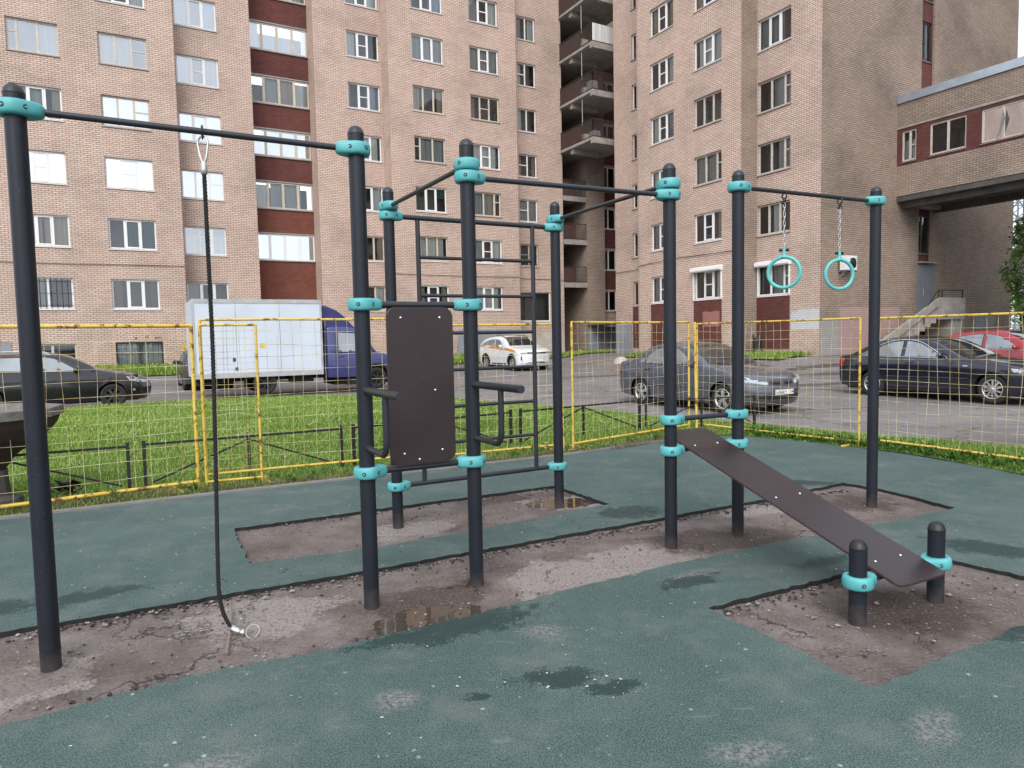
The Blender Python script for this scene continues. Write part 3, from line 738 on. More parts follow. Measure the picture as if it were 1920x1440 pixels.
# wall bars between the two rear posts
for a in (2.09, 3.24):
    m = MB(); m.tube([Y(a, -5.895, .37), Y(a, -5.895, 2.71)], .0205, 16); m.build('ladder_rail', M['bar'], st)
for z in (2.378, 2.042, 1.706, 1.373, 1.038, .711):
    m = MB(); m.tube([Y(2.09, -5.895, z), Y(3.24, -5.895, z)], .0165, 14); m.build('rung', M['bar'], st)
# dip handles
for k in ('2', '3'):
    a, b = PX[k]
    m = MB()
    arc = [Y(a, b+.35+.08*math.cos(R(t)), 1.08-.08*math.sin(R(t))) for t in range(0, 91, 15)]
    m.tube([Y(a, b+.03, 1.352), Y(a, b+.70, 1.356)], .0235, 18)
    m.build('dip_handle', M['bar'], st)
    m = MB(); m.tube([Y(a, b+.43, 1.345)] + arc + [Y(a, b+.03, 1.0)], .0185, 14)
    m.build('handle_brace', M['bar'], st)
# back board
def rounded(w, h, r, n=8):
    out = []
    for cx, cy, a0 in ((w/2-r, h/2-r, 0), (-w/2+r, h/2-r, 90), (-w/2+r, -h/2+r, 180), (w/2-r, -h/2+r, 270)):
        for i in range(n+1):
            t = R(a0+90*i/n); out.append((cx+r*math.cos(t), cy+r*math.sin(t)))
    return out
def slab_board(center, ax, ay, w, h, r, th, name, parent):
    """board with rounded corners and softly rounded edges; ax, ay span the face, thickness behind it"""
    nz = ax.cross(ay).normalized(); m = MB(); rings = []
    for ins, dz in ((.004, 0), (.001, -.002), (0, -.005), (0, -th+.005), (.001, -th+.002), (.004, -th)):
        rings.append([center+ax*x+ay*y+nz*dz for x, y in rounded(w-2*ins, h-2*ins, r-ins)])
    n = len(rings[0]); m.cur = 0
    m.add(rings[0], [list(range(n))]); m.add(rings[-1], [list(range(n))[::-1]])
    m.smooth = True
    for i in range(5):
        m.cur = 1 if 1 <= i <= 3 else 0
        m.add(rings[i]+rings[i+1], [[k, n+k, n+(k+1) % n, (k+1) % n] for k in range(n)])
    return m.build(name, [M['board'], M['board_edge']], parent)
def bolts(pts, nz, parent):
    for p in pts:
        m = MB(); m.lathe([(.0095, -.004), (.0095, .001), (.0075, .004), (.004, .006), (0, .0065)], p, nz, 12); m.build('bolt', M['steel'], parent)
bc = Y(1.474, -4.155, 1.362)
bd = slab_board(bc, E1, UP, .437, .985, .062, .018, 'back_board', st)
bolts([Y(a, -4.155, z) for a, z in ((1.347, 1.788), (1.603, 1.788), (1.562, 1.33), (1.600, .946), (1.347, .94), (1.445, .897))], E2, bd)
# sloping bench board
sl = Vector((E2.x, E2.y, -.317)).normalized(); L = 2.13
bn = E1.cross(sl).normalized()
bn = bn if bn.z > 0 else -bn
c0 = Y(3.83, -3.42, .552)
bd2 = slab_board(c0, E1, -sl, .435, L, .05, .018, 'bench_board', st)
def on_bench(a, b): 
    t = (b+3.42)/sl.dot(E2); return c0 + E1*(a-3.83) + sl*t
bolts([on_bench(a, b) for b in (-4.16, -3.36, -2.62) for a in (3.70, 3.93)], bn, bd2)

# ================================================================ rope
ra = .274
rp = thing('climbing_rope', 'black twisted climbing rope hanging from the left bar by a steel carabiner', 'rope', Y(ra, -4.205, 2.6))
path = smooth_line([Y(ra, -4.205, 2.60), Y(ra, -4.205, 2.2), Y(ra+.0, -4.205, 1.64), Y(ra-.012, -4.20, 1.04), Y(ra-.02, -4.20, .735), Y(ra-.03, -4.19, .337), Y(ra-.027, -4.185, .22), Y(ra-.012, -4.175, .13), Y(ra+.015, -4.165, .062), Y(ra+.03, -4.16, .045)], 14)
# even spacing along the path
acc = [0]
for i in range(1, len(path)): acc.append(acc[-1]+(path[i]-path[i-1]).length)
def at_len(s):
    for i in range(1, len(acc)):
        if s <= acc[i]: 
            t = (s-acc[i-1])/max(1e-6, acc[i]-acc[i-1]); return path[i-1].lerp(path[i], t)
    return path[-1]
N = 520; m = MB()
for sd in range(3):
    pts = []
    for i in range(N+1):
        s = acc[-1]*i/N; p = at_len(s); an = 2*math.pi*(s/.06)+2*math.pi*sd/3
        pts.append(p+E1*(.0058*math.cos(an))+E2*(.0058*math.sin(an)))
    m.tube(pts, .0066, 6)
m.build('rope_strand', M['rope'], rp)
m = MB(); m.lathe([(.014, 0), (.0175, .004), (.0175, .060), (.014, .064)], Y(ra, -4.205, 2.575), UP, 18); m.build('ferrule', M['galv'], rp)
# pear shaped carabiner hung on a bracket
cdir = (E1*.9+E2*.45).normalized()
prof = [(0, 2.778), (.014, 2.775), (.024, 2.762), (.028, 2.742), (.023, 2.705), (.016, 2.668), (.010, 2.645), (0, 2.638)]
ring = [Y(ra, -4.205, 0)+cdir*x+UP*z for x, z in prof]+[Y(ra, -4.205, 0)-cdir*x+UP*z for x, z in prof[-2:0:-1]]
m = MB(); m.tube(ring, .0062, 8, closed=True); m.build('carabiner', M['steel'], rp)
m = MB(); m.tube([Y(ra, -4.205, 0)+E2.cross(UP)*0+E2*(.024*math.cos(R(t)))+UP*(2.805+.030*math.sin(R(t))-.0) for t in range(0, 360, 20)], .0055, 8, closed=True)
m.tube([Y(ra, -4.205, 2.776)+E2*(.010*math.cos(R(t)))+UP*(.012*math.sin(R(t))) for t in range(0, 360, 30)], .004, 6, closed=True)
m.build('hanger', M['black'], rp)
# end fitting on the ground: socket, eye and ring
e = Y(ra+.04, -4.155, .035); dn = (E1*.75+E2*.65+UP*-.35).normalized()
m = MB(); m.lathe([(.014, -.03), (.018, -.026), (.018, .028), (.012, .036)], e, dn, 16); m.build('end_socket', M['galv'], rp)
m = MB(); m.ball(e+dn*.055+UP*.004, .020, 12, 8); m.build('end_ball', M['steel'], rp)
rc = e+dn*.070+E1*.042+UP*.008; ax1 = (E1*.92-E2*.1+UP*.1).normalized(); ax2 = (UP*.75-E2*.65).normalized()
m = MB(); m.tube([rc+ax1*(.037*math.cos(R(t)))+ax2*(.037*math.sin(R(t))) for t in range(0, 360, 12)], .0045, 8, closed=True); m.build('end_ring', M['tin'], rp)
# twig the rope end lies on
m = MB(); m.tube([Vector((-1.545, 3.60, .012)), Vector((-1.60, 3.77, .020)), Vector((-1.655, 3.93, .022)), Vector((-1.72, 4.10, .020)), Vector((-1.81, 4.30, .034))], .007, 8, taper=[.0085, .0075, .008, .0065, .004])
tag(m.build('twig', simple('dry_twig', (.20, .16, .13), .85, var=.3, scale=40)), 'thin broken stick lying in the dirt under the rope end', 'stick')

# ================================================================ gymnastic rings
def gym_ring(a, yaw, label, zt):
    b = -4.2275; 
    g = thing('gymnastic_ring', label, 'ring', Y(a, b, 2.165), 0, 'teal rings hanging on chains')
    m = MB(); m.tube([Y(a, b, zt)+E2*(.024*math.cos(R(t)))+UP*(.024*math.sin(R(t))) for t in range(0, 360, 24)], .006, 8, closed=True)
    m.lathe([(.010, 0), (.014, .008), (.010, .02)], Y(a, b, zt-.048), UP, 10); 
    m.ball(Y(a, b, zt-.058)+E1*.016, .013, 8, 6); m.ball(Y(a, b, zt-.058)-E1*.016, .013, 8, 6)
    m.build('hanger', M['black'], g)
    m = MB(); z0, z1 = zt-.06, 2.352; n = 10; st_ = (z0-z1)/n
    for i in range(n):
        c = Y(a, b, z0-st_*(i+.5)); h = st_*.68; dx = (E1*.9+E2*.42).normalized() if i % 2 == 0 else (E1*-.42+E2*.9).normalized()
        pts = [c+dx*(.0085*math.cos(R(t)))+UP*(h*math.copysign(abs(math.sin(R(t)))**.7, math.sin(R(t)))) for t in range(0, 360, 24)]
        m.tube(pts, .0032, 6, closed=True)
    m.build('chain', M['galv'], g)
    ax = Vector((math.cos(yaw), math.sin(yaw), 0)); c = Y(a, b, 2.155)
    m = MB(); m.tube([c+ax*(.128*math.cos(R(t)))+UP*(.128*math.sin(R(t))) for t in range(0, 360, 9)], .0155, 12, closed=True)
    m.tube([c+UP*.125, c+UP*.155, c+UP*.185, c+UP*.205], .012, 10, taper=[.026, .015, .014, .012])
    o = m.build('hand_ring', M['ring'], g)
    m = MB()
    for sg in (1, -1): m.ball(c+UP*.187+ax*(.028*sg), .0155, 10, 6, (1, 1, .9))
    m.build('knob', M['black'], o)
gym_ring(4.735, R(-32), 'teal hand ring on a chain, the one nearer the middle of the bar', 2.79)
gym_ring(5.42, R(6), 'teal hand ring on a chain, the one nearer the right end post', 2.795)
# ================================================================ yellow temporary fence
rf = random.Random(5)
FG = 'yellow mesh fence panels around the playground'
def fence_panel(p, q, ztop, zbot, label, feet=(), loc=0, nv=20, nh=12, tilt=0.0, r=.021, hooks=()):
    """p, q: (a, b) of the two end posts. round tube frame with a welded wire grid"""
    A, Bq = Y(*p), Y(*q); d = (Bq-A); L = d.length; d.normalize(); nrm = UP.cross(d)
    ga = lawn_z(A.x, A.y) if loc is None else loc
    t = thing('mesh_fence', label, 'fence', A, 0, FG)
    lean = nrm*tilt
    at = lambda s, z: A+d*s+UP*z+lean*z
    for s in (0, L):
        m = MB(); m.tube([at(s, .0), at(s, ztop)], r*.86, 10); m.build('upright', M['yellow'], t)
    for z in (ztop, zbot):
        m = MB(); m.tube([at(.0, z), at(L*.33, z-.004+.008*rf.random()), at(L*.66, z-.006+.008*rf.random()), at(L, z)], r*.84, 10); m.build('rail', M['yellow'], t)
    m = MB(); ph = rf.random()*9
    for i in range(1, nv):
        s = L*i/nv + rf.uniform(-.012, .012); w = rf.uniform(-.02, .02); e = rf.uniform(-.012, .012)
        m.tube([at(s+w*math.sin(k*.9+ph)+e*k/6, zbot+(ztop-zbot)*k/6)+nrm*(.012*math.sin(k*1.1+i*.6+ph)) for k in range(7)], .0023, 4, caps=False)
    for j in range(1, nh):
        z = zbot+(ztop-zbot)*j/nh + rf.uniform(-.012, .012); w = rf.uniform(-.02, .02)
        m.tube([at(L*k/8, z+w*math.sin(k*.8+ph)+rf.uniform(-.005, .005))+nrm*(.004+.012*math.sin(k+j*.6+ph)) for k in range(9)], .0023, 4, caps=False)
    m.build('wire_mesh', M['wire'], t)
    for s in feet:
        m = MB(); c = at(s, .025); m.bar(c-nrm*.22, c+nrm*.24, .042, .042); m.build('foot', M['yellow'], t)
    for s, z in hooks:
        m = MB(); m.cbox(at(s, z), d*.05, nrm*.035, UP*.06); m.build('hinge', M['yellow'], t)
    return t
fence_panel((-2.72, -8.05), (.345, -8.59), 1.86, .10, 'yellow mesh fence at the far left, behind the tall left post', (2.9,), 0, 20, 12, r=.024, hooks=((3.03, 1.62),))
fence_panel((.43, -8.63), (1.03, -8.60), 1.865, .075, 'narrow yellow mesh gate behind the hanging rope, one foot on the rubber', (.66,), 0, 5, 12, r=.017, hooks=((.67, 1.62),))
fence_panel((.45, -8.80), (3.0, -8.74), 1.93, .13, 'yellow mesh fence in front of the box lorry, starting right beside the narrow gate', (), 0, 18, 12, r=.018)
fence_panel((2.94, -8.68), (5.06, -8.60), 1.84, .10, 'yellow mesh fence behind the ladder bars, in front of the white crossover', (2.05,), 0, 16, 12, r=.018)
fence_panel((5.32, -8.56), (8.12, -9.28), 1.86, .10, 'yellow mesh fence between the rear right ladder post and the front upper bench post', (.12,), 0, 20, 12, r=.02)
fence_panel((8.36, -9.34), (8.78, -6.50), 1.83, .09, 'yellow mesh fence across the bonnet of the grey saloon', (2.75,), 0, 21, 12, r=.018)
fence_panel((8.92, -6.44), (9.02, -3.6), 1.82, .12, 'yellow mesh fence at the far right, in front of the black saloon', (), 0, 21, 12, r=.02)
# loose bright post leaning beside the join
m = MB(); m.tube([Y(5.20, -8.62, 0), Y(5.16, -8.63, 1.66), Y(5.13, -8.63, 1.70), Y(5.09, -8.63, 1.68)], .014, 8); m.tube([Y(5.36, -8.5, .02), Y(5.0, -8.44, .028)], .018, 8)
tag(m.build('fence_post', M['yellow']), 'thin bent yellow tube leaning in the gap behind the rear right ladder post', 'post')
m = MB(); m.tube([Y(8.22, -9.2, 0), Y(8.20, -9.22, 1.86)], .022, 10)
tag(m.build('fence_post', M['yellow']), 'single yellow post standing at the fence corner before the grey saloon', 'post')

# ================================================================ low black lawn fence
LG = 'low black lawn fence sections'
def low_fence(p, q, label, mid=True):
    t = thing('lawn_fence', label, 'fence', Y(*p), 0, LG)
    A, Bq = Y(*p), Y(*q); d = Bq-A; L = d.length; d.normalize()
    at = lambda s, z: (lambda w: Vector((w.x, w.y, lawn_z(w.x, w.y)+z)))(A+d*s)
    top = .50
    m = MB(); m.bar(at(.03, top), at(L-.03, top), .03, .025); m.build('rail', M['rail'], t)
    for s in (.03, L-.03):
        m = MB(); m.bar(at(s, -.05), at(s, top+.045), .036, .036, up=d); m.build('upright', M['rail'], t)
    m = MB(); m.bar(at(L/2, -.05), at(L/2, top-.01), .028, .028, up=d); m.build('stub', M['rail'], t)
    for s in (.1, L-.1):
        m = MB(); m.bar(at(L/2, top-.03), at(s, .06), .02, .02); m.build('brace', M['rail'], t)
low_fence((-2.66, -8.75), (-.32, -8.85), 'low black fence section at the left, beside the concrete urn')
low_fence((-.22, -8.88), (2.08, -8.92), 'low black fence section behind the yellow gate and the rope')
low_fence((2.18, -8.92), (4.66, -9.2), 'low black fence section seen through the ladder bars')
low_fence((4.78, -9.22), (7.2, -9.42), 'low black fence section on the lawn in front of the grey car boot')
low_fence((7.3, -9.45), (9.35, -8.95), 'low black fence section in front of the grey car bumper, at the fence corner')

# ================================================================ concrete urn
u0 = Y(-1.57, -8.62, .0); u0 = Vector((-5.38, 7.05, lawn_z(-5.38, 7.05)+.03))
ur = thing('flower_urn', 'large octagonal concrete flower urn with grey rim and brown bowl, left edge', 'planter', u0)
def octo(rings, mat, name, par):
    m = MB(); n = 8; V = []
    for r, z in rings:
        for k in range(n): V.append(u0+Vector((r*math.cos(math.pi*(2*k+1)/n+.35), r*math.sin(math.pi*(2*k+1)/n+.35), z)))
    F = [[i*n+k, i*n+(k+1) % n, (i+1)*n+(k+1) % n, (i+1)*n+k] for i in range(len(rings)-1) for k in range(n)]
    m.add(V, F); return m.build(name, mat, par)
octo([(.66, .885), (.71, .90), (.70, .985), (.60, 1.0), (.56, .93), (.0, .90)], M['kerbstone'], 'rim', ur)
octo([(.155, .36), (.26, .50), (.52, .68), (.63, .80), (.665, .885)], simple('brown_bowl_paint', (.05, .028, .022), .85, var=.3, scale=4, bump=.3), 'bowl', ur)
octo([(.30, -.05), (.29, .06), (.19, .10), (.17, .36)], M['conc_dark'], 'pedestal', ur)
m = MB(); bc_ = Y(-.95, -9.0); bz = lawn_z(bc_.x, bc_.y)
for k in range(26):
    an = rf.random()*6.28; d = Vector((math.cos(an), math.sin(an), .2+.9*rf.random())).normalized()
    leafq(m, Vector((bc_.x+.14*rf.uniform(-1, 1), bc_.y+.1*rf.uniform(-1, 1), bz+.02+.08*rf.random())), d, UP, .10+.1*rf.random(), .03+.03*rf.random())
tag(m.build('plastic_scrap', M['black']), 'crumpled black plastic scrap caught in the grass by the low fence', 'litter')

# ================================================================ lilac-like flowering tree at the right and far trees
rt = random.Random(3)
def leafcloud(m, blobs, n, L, W, seed):
    rr = random.Random(seed); tot = sum(b[3]**2 for b in blobs)
    for (cx, cy, cz, r) in blobs:
        for k in range(int(n*r*r/tot)):
            while True:
                d = Vector((rr.uniform(-1, 1), rr.uniform(-1, 1), rr.uniform(-1, 1)))
                if .05 < d.length < 1: break
            rad = r*(.55+.5*rr.random()**.6)*(1+.25*mnoise.noise(d*2.3+Vector((cx, cy, cz))))
            p = Vector((cx, cy, cz))+d.normalized()*rad
            dr = Vector((rr.uniform(-1, 1), rr.uniform(-1, 1), rr.uniform(-.9, .5))).normalized()
            nn = (d.normalized()+Vector((rr.uniform(-.8, .8), rr.uniform(-.8, .8), rr.uniform(-.3, .9)))).normalized()
            leafq(m, p, dr, nn, L*(.7+.6*rr.random()), W*(.7+.6*rr.random()))
tx, ty = 25.0, 32.3; tz = .5
tr = thing('flowering_tree', 'leafy tree with white flower clusters at the right edge beside the brick wall', 'tree', (tx, ty, tz))
m = MB(); m.tube([Vector((tx, ty, tz-.3)), Vector((tx+.1, ty, tz+1.2)), Vector((tx-.1, ty+.1, tz+2.6)), Vector((tx+.1, ty, tz+4.5))], .15, 10, taper=[.19, .15, .11, .05])
for dx, dy, dz in ((-1.4, .2, 2.8), (1.3, -.4, 3.2), (-.4, -1.0, 3.6), (-.9, .6, 4.6), (.8, .8, 4.6)): m.tube([Vector((tx, ty, tz+1.9)), Vector((tx+dx*.5, ty+dy*.5, tz+1.9+dz*.3)), Vector((tx+dx, ty+dy, tz+dz))], .05, 6, taper=[.09, .06, .025])
m.build('trunk', M['bark'], tr)
blobs = [(tx-1.15, ty, tz+3.6, 1.0), (tx-.9, ty-.3, tz+2.5, .95), (tx-.2, ty, tz+4.5, 1.3), (tx-.6, ty+.2, tz+5.5, 1.0), (tx+.9, ty, tz+3.7, 1.5), (tx+.8, ty, tz+5.4, 1.3), (tx+.1, ty, tz+2.0, 1.1), (tx+1.2, ty, tz+2.2, 1.2), (tx-.75, ty-.4, tz+1.5, .8), (tx+.2, ty+.1, tz+6.4, .9)]
m = MB(); leafcloud(m, blobs, 15000, .19, .07, 8); m.build('crown', M['leaf'], tr)
m = MB()
for k in range(110):
    bx = blobs[rt.randrange(len(blobs))]; d = Vector((rt.uniform(-1, .3), rt.uniform(-1, -.1), rt.uniform(-.2, 1))).normalized(); p = Vector(bx[:3])+d*bx[3]*1.27
    for q in range(40): leafq(m, p+Vector((rt.gauss(0, .09), rt.gauss(0, .09), rt.gauss(0, .10))), Vector((rt.uniform(-1, 1), rt.uniform(-1, 1), rt.uniform(-1, 1))).normalized(), UP, .07, .034)
m.build('blossom', simple('pinkish_blossom', (.66, .58, .56), .8, var=.12, scale=9), tr)
def tree(x, y, z, h, r, label, seed, n=9000, L=.32):
    rr = random.Random(seed); t = thing('tree', label, 'tree', (x, y, z), 0, 'trees behind the right house corner')
    m = MB(); m.tube([Vector((x, y, z-.3)), Vector((x+.1, y, z+h*.35)), Vector((x-.1, y, z+h*.75))], .2, 8, taper=[.26, .18, .06])
    for k in range(6):
        an = k*1.05; m.tube([Vector((x, y, z+h*(.25+.06*k))), Vector((x+r*.7*math.cos(an), y+r*.7*math.sin(an), z+h*(.45+.07*k)))], .06, 6, taper=[.09, .03])
    m.build('trunk', M['bark'], t)
    bl = [(x+r*.55*rr.uniform(-1, 1), y+r*.55*rr.uniform(-1, 1), z+h*(.35+.55*rr.random()), r*(.38+.25*rr.random())) for _ in range(13)]
    m = MB(); leafcloud(m, bl, n, L, L*.36, seed); m.build('crown', M['leaf'], t)
tree(46.5, 60, .5, 9, 3.6, 'dark green tree behind the flowering tree at the right edge', 21)
tree(33.5, 39, .5, 7.0, 3.2, 'green tree past the end of the brick wall, low at the right edge', 22)
# steel lattice mast far behind
px, py = 57.0, 78.5
m = MB(); hgt = 24
for sx, sy in ((-1, -1), (1, -1), (1, 1), (-1, 1)):
    m.bar((px+sx*1.3, py+sy*1.3, 0), (px+sx*1.1, py+sy*1.1, hgt), .16)
for i in range(14):
    z0, z1 = hgt*i/14, hgt*(i+1)/14
    for (ax_, ay_), (bx_, by_) in (((-1, -1), (1, -1)), ((1, -1), (1, 1)), ((1, 1), (-1, 1)), ((-1, 1), (-1, -1))):
        m.bar((px+ax_*1.2, py+ay_*1.2, z0), (px+bx_*1.2, py+by_*1.2, z1), .09); m.bar((px+bx_*1.2, py+by_*1.2, z0), (px+ax_*1.2, py+ay_*1.2, z1), .09)
        m.bar((px+ax_*1.2, py+ay_*1.2, z1), (px+bx_*1.2, py+by_*1.2, z1), .1)
tag(m.build('lattice_mast', simple('mast_steel', (.22, .24, .26), .5, .4)), 'grey steel lattice mast in the distance past the right house corner', 'mast')
# ================================================================ apartment houses
ROW = [4.70 + 2.73*k for k in range(7)]       # window-head heights
rb = random.Random(17)
def wall_plane(m, org, hx, hz, s0, s1, z0, z1, holes, nrm, depth=.16, room=.55, uvo=0.0, hmat=0, rmat=1):
    """brick wall in the plane org + s*hx + z*UP with rectangular openings; each opening gets brick reveals and a dark room niche"""
    xs = sorted({s0, s1, *[h[0] for h in holes], *[h[1] for h in holes]}); zs = sorted({z0, z1, *[h[2] for h in holes], *[h[3] for h in holes]})
    pt = lambda s, z, d=0: org + hx*s + UP*z - nrm*d
    fl = hx.cross(UP).dot(nrm) < 0
    def q(a, b, c, d, uv):
        if fl: m.quad(d, c, b, a, uv[::-1])
        else: m.quad(a, b, c, d, uv)
    m.cur = hmat
    for i in range(len(xs)-1):
        # merge the vertical runs
        run = None
        for j in range(len(zs)):
            solid = False
            if j < len(zs)-1:
                cx, cz = (xs[i]+xs[i+1])/2, (zs[j]+zs[j+1])/2
                solid = not any(h[0] < cx < h[1] and h[2] < cz < h[3] for h in holes)
            if solid and run is None: run = zs[j]
            if not solid and run is not None:
                a, b, c, d = xs[i], xs[i+1], run, zs[j]
                q(pt(a, c), pt(b, c), pt(b, d), pt(a, d), [(a+uvo, c), (b+uvo, c), (b+uvo, d), (a+uvo, d)]); run = None
    for (a, b, c, d) in holes:
        D = depth
        m.cur = hmat
        q(pt(a, c), pt(a, c, D), pt(b, c, D), pt(b, c), [(a, c), (a, c-D), (b, c-D), (b, c)][::1])
        q(pt(a, d, D), pt(a, d), pt(b, d), pt(b, d, D), [(a, d+D), (a, d), (b, d), (b, d+D)])
        q(pt(a, c, D), pt(a, c), pt(a, d), pt(a, d, D), [(a-D, c), (a, c), (a, d), (a-D, d)])
        q(pt(b, c), pt(b, c, D), pt(b, d, D), pt(b, d), [(b, c), (b+D, c), (b+D, d), (b, d)])
        m.cur = rmat; E = D+room; z4 = [(0, 0)]*4
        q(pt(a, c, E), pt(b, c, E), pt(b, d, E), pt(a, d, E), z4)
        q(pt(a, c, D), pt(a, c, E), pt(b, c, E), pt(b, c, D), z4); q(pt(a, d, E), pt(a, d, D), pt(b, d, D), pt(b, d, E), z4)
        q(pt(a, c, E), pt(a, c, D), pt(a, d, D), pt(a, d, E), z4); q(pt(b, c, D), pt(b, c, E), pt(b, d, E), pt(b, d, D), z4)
    m.cur = 0
def plain_wall(m, p, q, z0, z1, uvo=0.0, mat=0):
    """vertical wall from p to q; its front is on the right-hand side walking p -> q"""
    L = (q-p).length; m.cur = mat
    m.quad(p+UP*z0, q+UP*z0, q+UP*z1, p+UP*z1, [(uvo, z0), (uvo+L, z0), (uvo+L, z1), (uvo, z1)]); m.cur = 0
def window(par, org, hx, nrm, s0, s1, z0, z1, kind='3', frame='pvc', gl='glass', cur=None, sill='pvc', depth=.10, name='window', grille=False):
    """window set back in its opening: frame part with pane, sill and curtain below it"""
    pt = lambda s, z, d=0.0: org + hx*s + UP*z - nrm*d
    W, H = s1-s0, z1-z0; m = MB(); fw = .065 if frame == 'pvc' else .075
    D = depth
    def bx(a, b, c, d, dd=0.0, th=.06): 
        m.box(pt(a, c, D+dd), hx*(b-a), UP*(d-c), -nrm*th)
    e = .003
    bx(s0+e, s1-e, z0+e, z0+fw); bx(s0+e, s1-e, z1-fw, z1-e); bx(s0+e, s0+fw, z0+fw, z1-fw); bx(s1-fw, s1-e, z0+fw, z1-fw)
    def mull(f, w=fw*1.25): c = s0+W*f; bx(c-w/2, c+w/2, z0+fw, z1-fw, -.004)
    def trans(f0, f1, g, w=.05): z = z0+H*g; bx(s0+W*f0+fw*.6, s0+W*f1-fw*.6, z-w/2, z+w/2, .004)
    if kind == '3': mull(1/3); mull(2/3)
    elif kind == '3m': mull(.34); mull(.66); trans(.34, .66, .5)
    elif kind == '3r': mull(.33); mull(.67); trans(.67, 1, .56)
    elif kind == '3l': mull(.2); mull(.6); trans(0, .2, .6)
    elif kind == '3v': mull(.40); mull(.78, fw*1.6); trans(.78, 1, .62)
    elif kind == '2': mull(.5)
    elif kind == '2l': mull(.5); trans(0, .5, .52)
    elif kind == '4': mull(.25, .13); mull(.5, .13); mull(.75, .13)
    elif kind == '2m': mull(.45); trans(0, .45, .5)
    if kind in ('3', '3m') and frame == 'pvc':   # opening sash stands a little proud
        a, b = s0+W*.34+.03, s0+W*.66-.03
        for (x0, x1, y0, y1) in ((a, b, z0+fw, z0+fw+.05), (a, b, z1-fw-.05, z1-fw), (a, a+.05, z0+fw+.05, z1-fw-.05), (b-.05, b, z0+fw+.05, z1-fw-.05)): bx(x0, x1, y0, y1, -.012, .02)
    f = m.build(name, M[frame], par)
    pq = [pt(s0+.02, z0+.02, D+.03), pt(s1-.02, z0+.02, D+.03), pt(s1-.02, z1-.02, D+.03), pt(s0+.02, z1-.02, D+.03)]
    if hx.cross(UP).dot(nrm) < 0: pq = pq[::-1]
    m = MB(); m.quad(*pq); m.build('pane', M[gl], f)
    if sill:
        m = MB(); P0 = pt(s0-.04, z0-.006, .09)
        m.prism([(0, 0), (.14, -.035), (.14, -.055), (0, -.05)], P0, nrm, UP, hx*(W+.08)); m.build('sill', M[sill], f)
    for (c, f0, f1, g0, g1) in (cur or ()):
        m = MB(); m.smooth = True; n = 14; V = []
        for i in range(n+1):
            s = s0+W*(f0+(f1-f0)*i/n); d = D+.16+.025*math.sin(i*2.1+s*3)
            V += [pt(s, z0+H*g0, d), pt(s, z0+H*g1, d)]
        m.add(V, [[2*i, 2*i+2, 2*i+3, 2*i+1] for i in range(n)]); m.build('curtain', M[c], f)
    if grille:
        m = MB()
        for i in range(1, 9): c = s0+W*i/9; m.bar(pt(c, z0, D-.05), pt(c, z1, D-.05), .014)
        for g in (.12, .5, .88): m.bar(pt(s0, z0+H*g, D-.05), pt(s1, z0+H*g, D-.05), .014)
        m.build('grille', M['rail'], f)
    return f
NL = -VD; NR = -UD
def curtains(r):
    k = r.random()
    if k < .22: return [('cur_grey', 0, .33, 0, 1), ('cur_white', .68, 1, 0, 1)]
    if k < .42: return [('cur_white', 0, .9, 0, 1)]
    if k < .55: return [('cur_beige', 0, .25, 0, 1), ('cur_beige', .8, 1, 0, 1)]
    if k < .68: return [('cur_blue', .6, 1, 0, 1), ('cur_grey', 0, .12, 0, 1)]
    if k < .82: return [('cur_grey', 0, 1, .0, 1)]
    return [('cur_white', .05, .3, 0, 1)]
ZB, ZT = .1, 27.0
# ---------------------------------------------------------------- left house
lh = thing('apartment_house', 'long pale brick apartment house with red brick loggia bands, filling the left half', 'house', B(10, 36.65, .62))
cols = {  # name: (plane v, s0, s1)
    'Z': (36.65, -7.2, -5.3), 'A1': (36.65, -3.60, -1.73), 'A2': (36.65, -.24, 1.69), 'B': (37.75, 2.96, 4.86), 'D': (37.75, 11.33, 13.13), 'E1': (36.65, 14.62, 16.5), 'E2': (36.65, 18.13, 20.0), 'F': (37.5, 21.74, 23.05)}
HW = 1.36
def holes_for(cs, rows=ROW, ext=()):
    return [(cols[c][1], cols[c][2], r-HW, r) for c in cs for r in rows] + list(ext)
base_holes = [(-5.2+.0, -4.0, .72, 1.80)] if False else []
bA = [(-3.55, -1.73, .72, 1.80), (-.22, 1.73, .70, 1.82)]
m = MB()
wall_plane(m, B(0, 36.65), UD, UP, -18, 2.83, ZB, ZT, holes_for(('Z', 'A1', 'A2'), ext=bA), NL)
wall_plane(m, B(0, 37.75), UD, UP, 2.83, 6.40, ZB, ZT, holes_for(('B',)), NL)
wall_plane(m, B(0, 37.75), UD, UP, 9.57, 13.27, ZB, ZT, holes_for(('D',)), NL)
wall_plane(m, B(0, 36.65), UD, UP, 13.27, 21.18, ZB, ZT, holes_for(('E1', 'E2'), ext=[(14.7, 16.5, .75, 1.8)]), NL)
wall_plane(m, B(0, 37.5), UD, UP, 21.18, 24.92, ZB, ZT, holes_for(('F',), ROW[1:], [(21.62, 23.9, 2.66, 4.5)]), NL)
plain_wall(m, B(2.83, 36.65), B(2.83, 37.75), ZB, ZT); plain_wall(m, B(6.40, 37.75), B(6.40, 39.2), ZB, ZT)
plain_wall(m, B(9.57, 39.2), B(9.57, 37.75), ZB, ZT); plain_wall(m, B(13.27, 37.75), B(13.27, 36.65), ZB, ZT)
plain_wall(m, B(21.18, 36.65), B(21.18, 37.5), ZB, ZT); plain_wall(m, B(24.92, 37.5), B(24.92, 52), ZB, ZT); plain_wall(m, B(-18, 52), B(-18, 36.65), ZB, ZT)
m.build('wall', [M['brick'], M['interior']], lh)
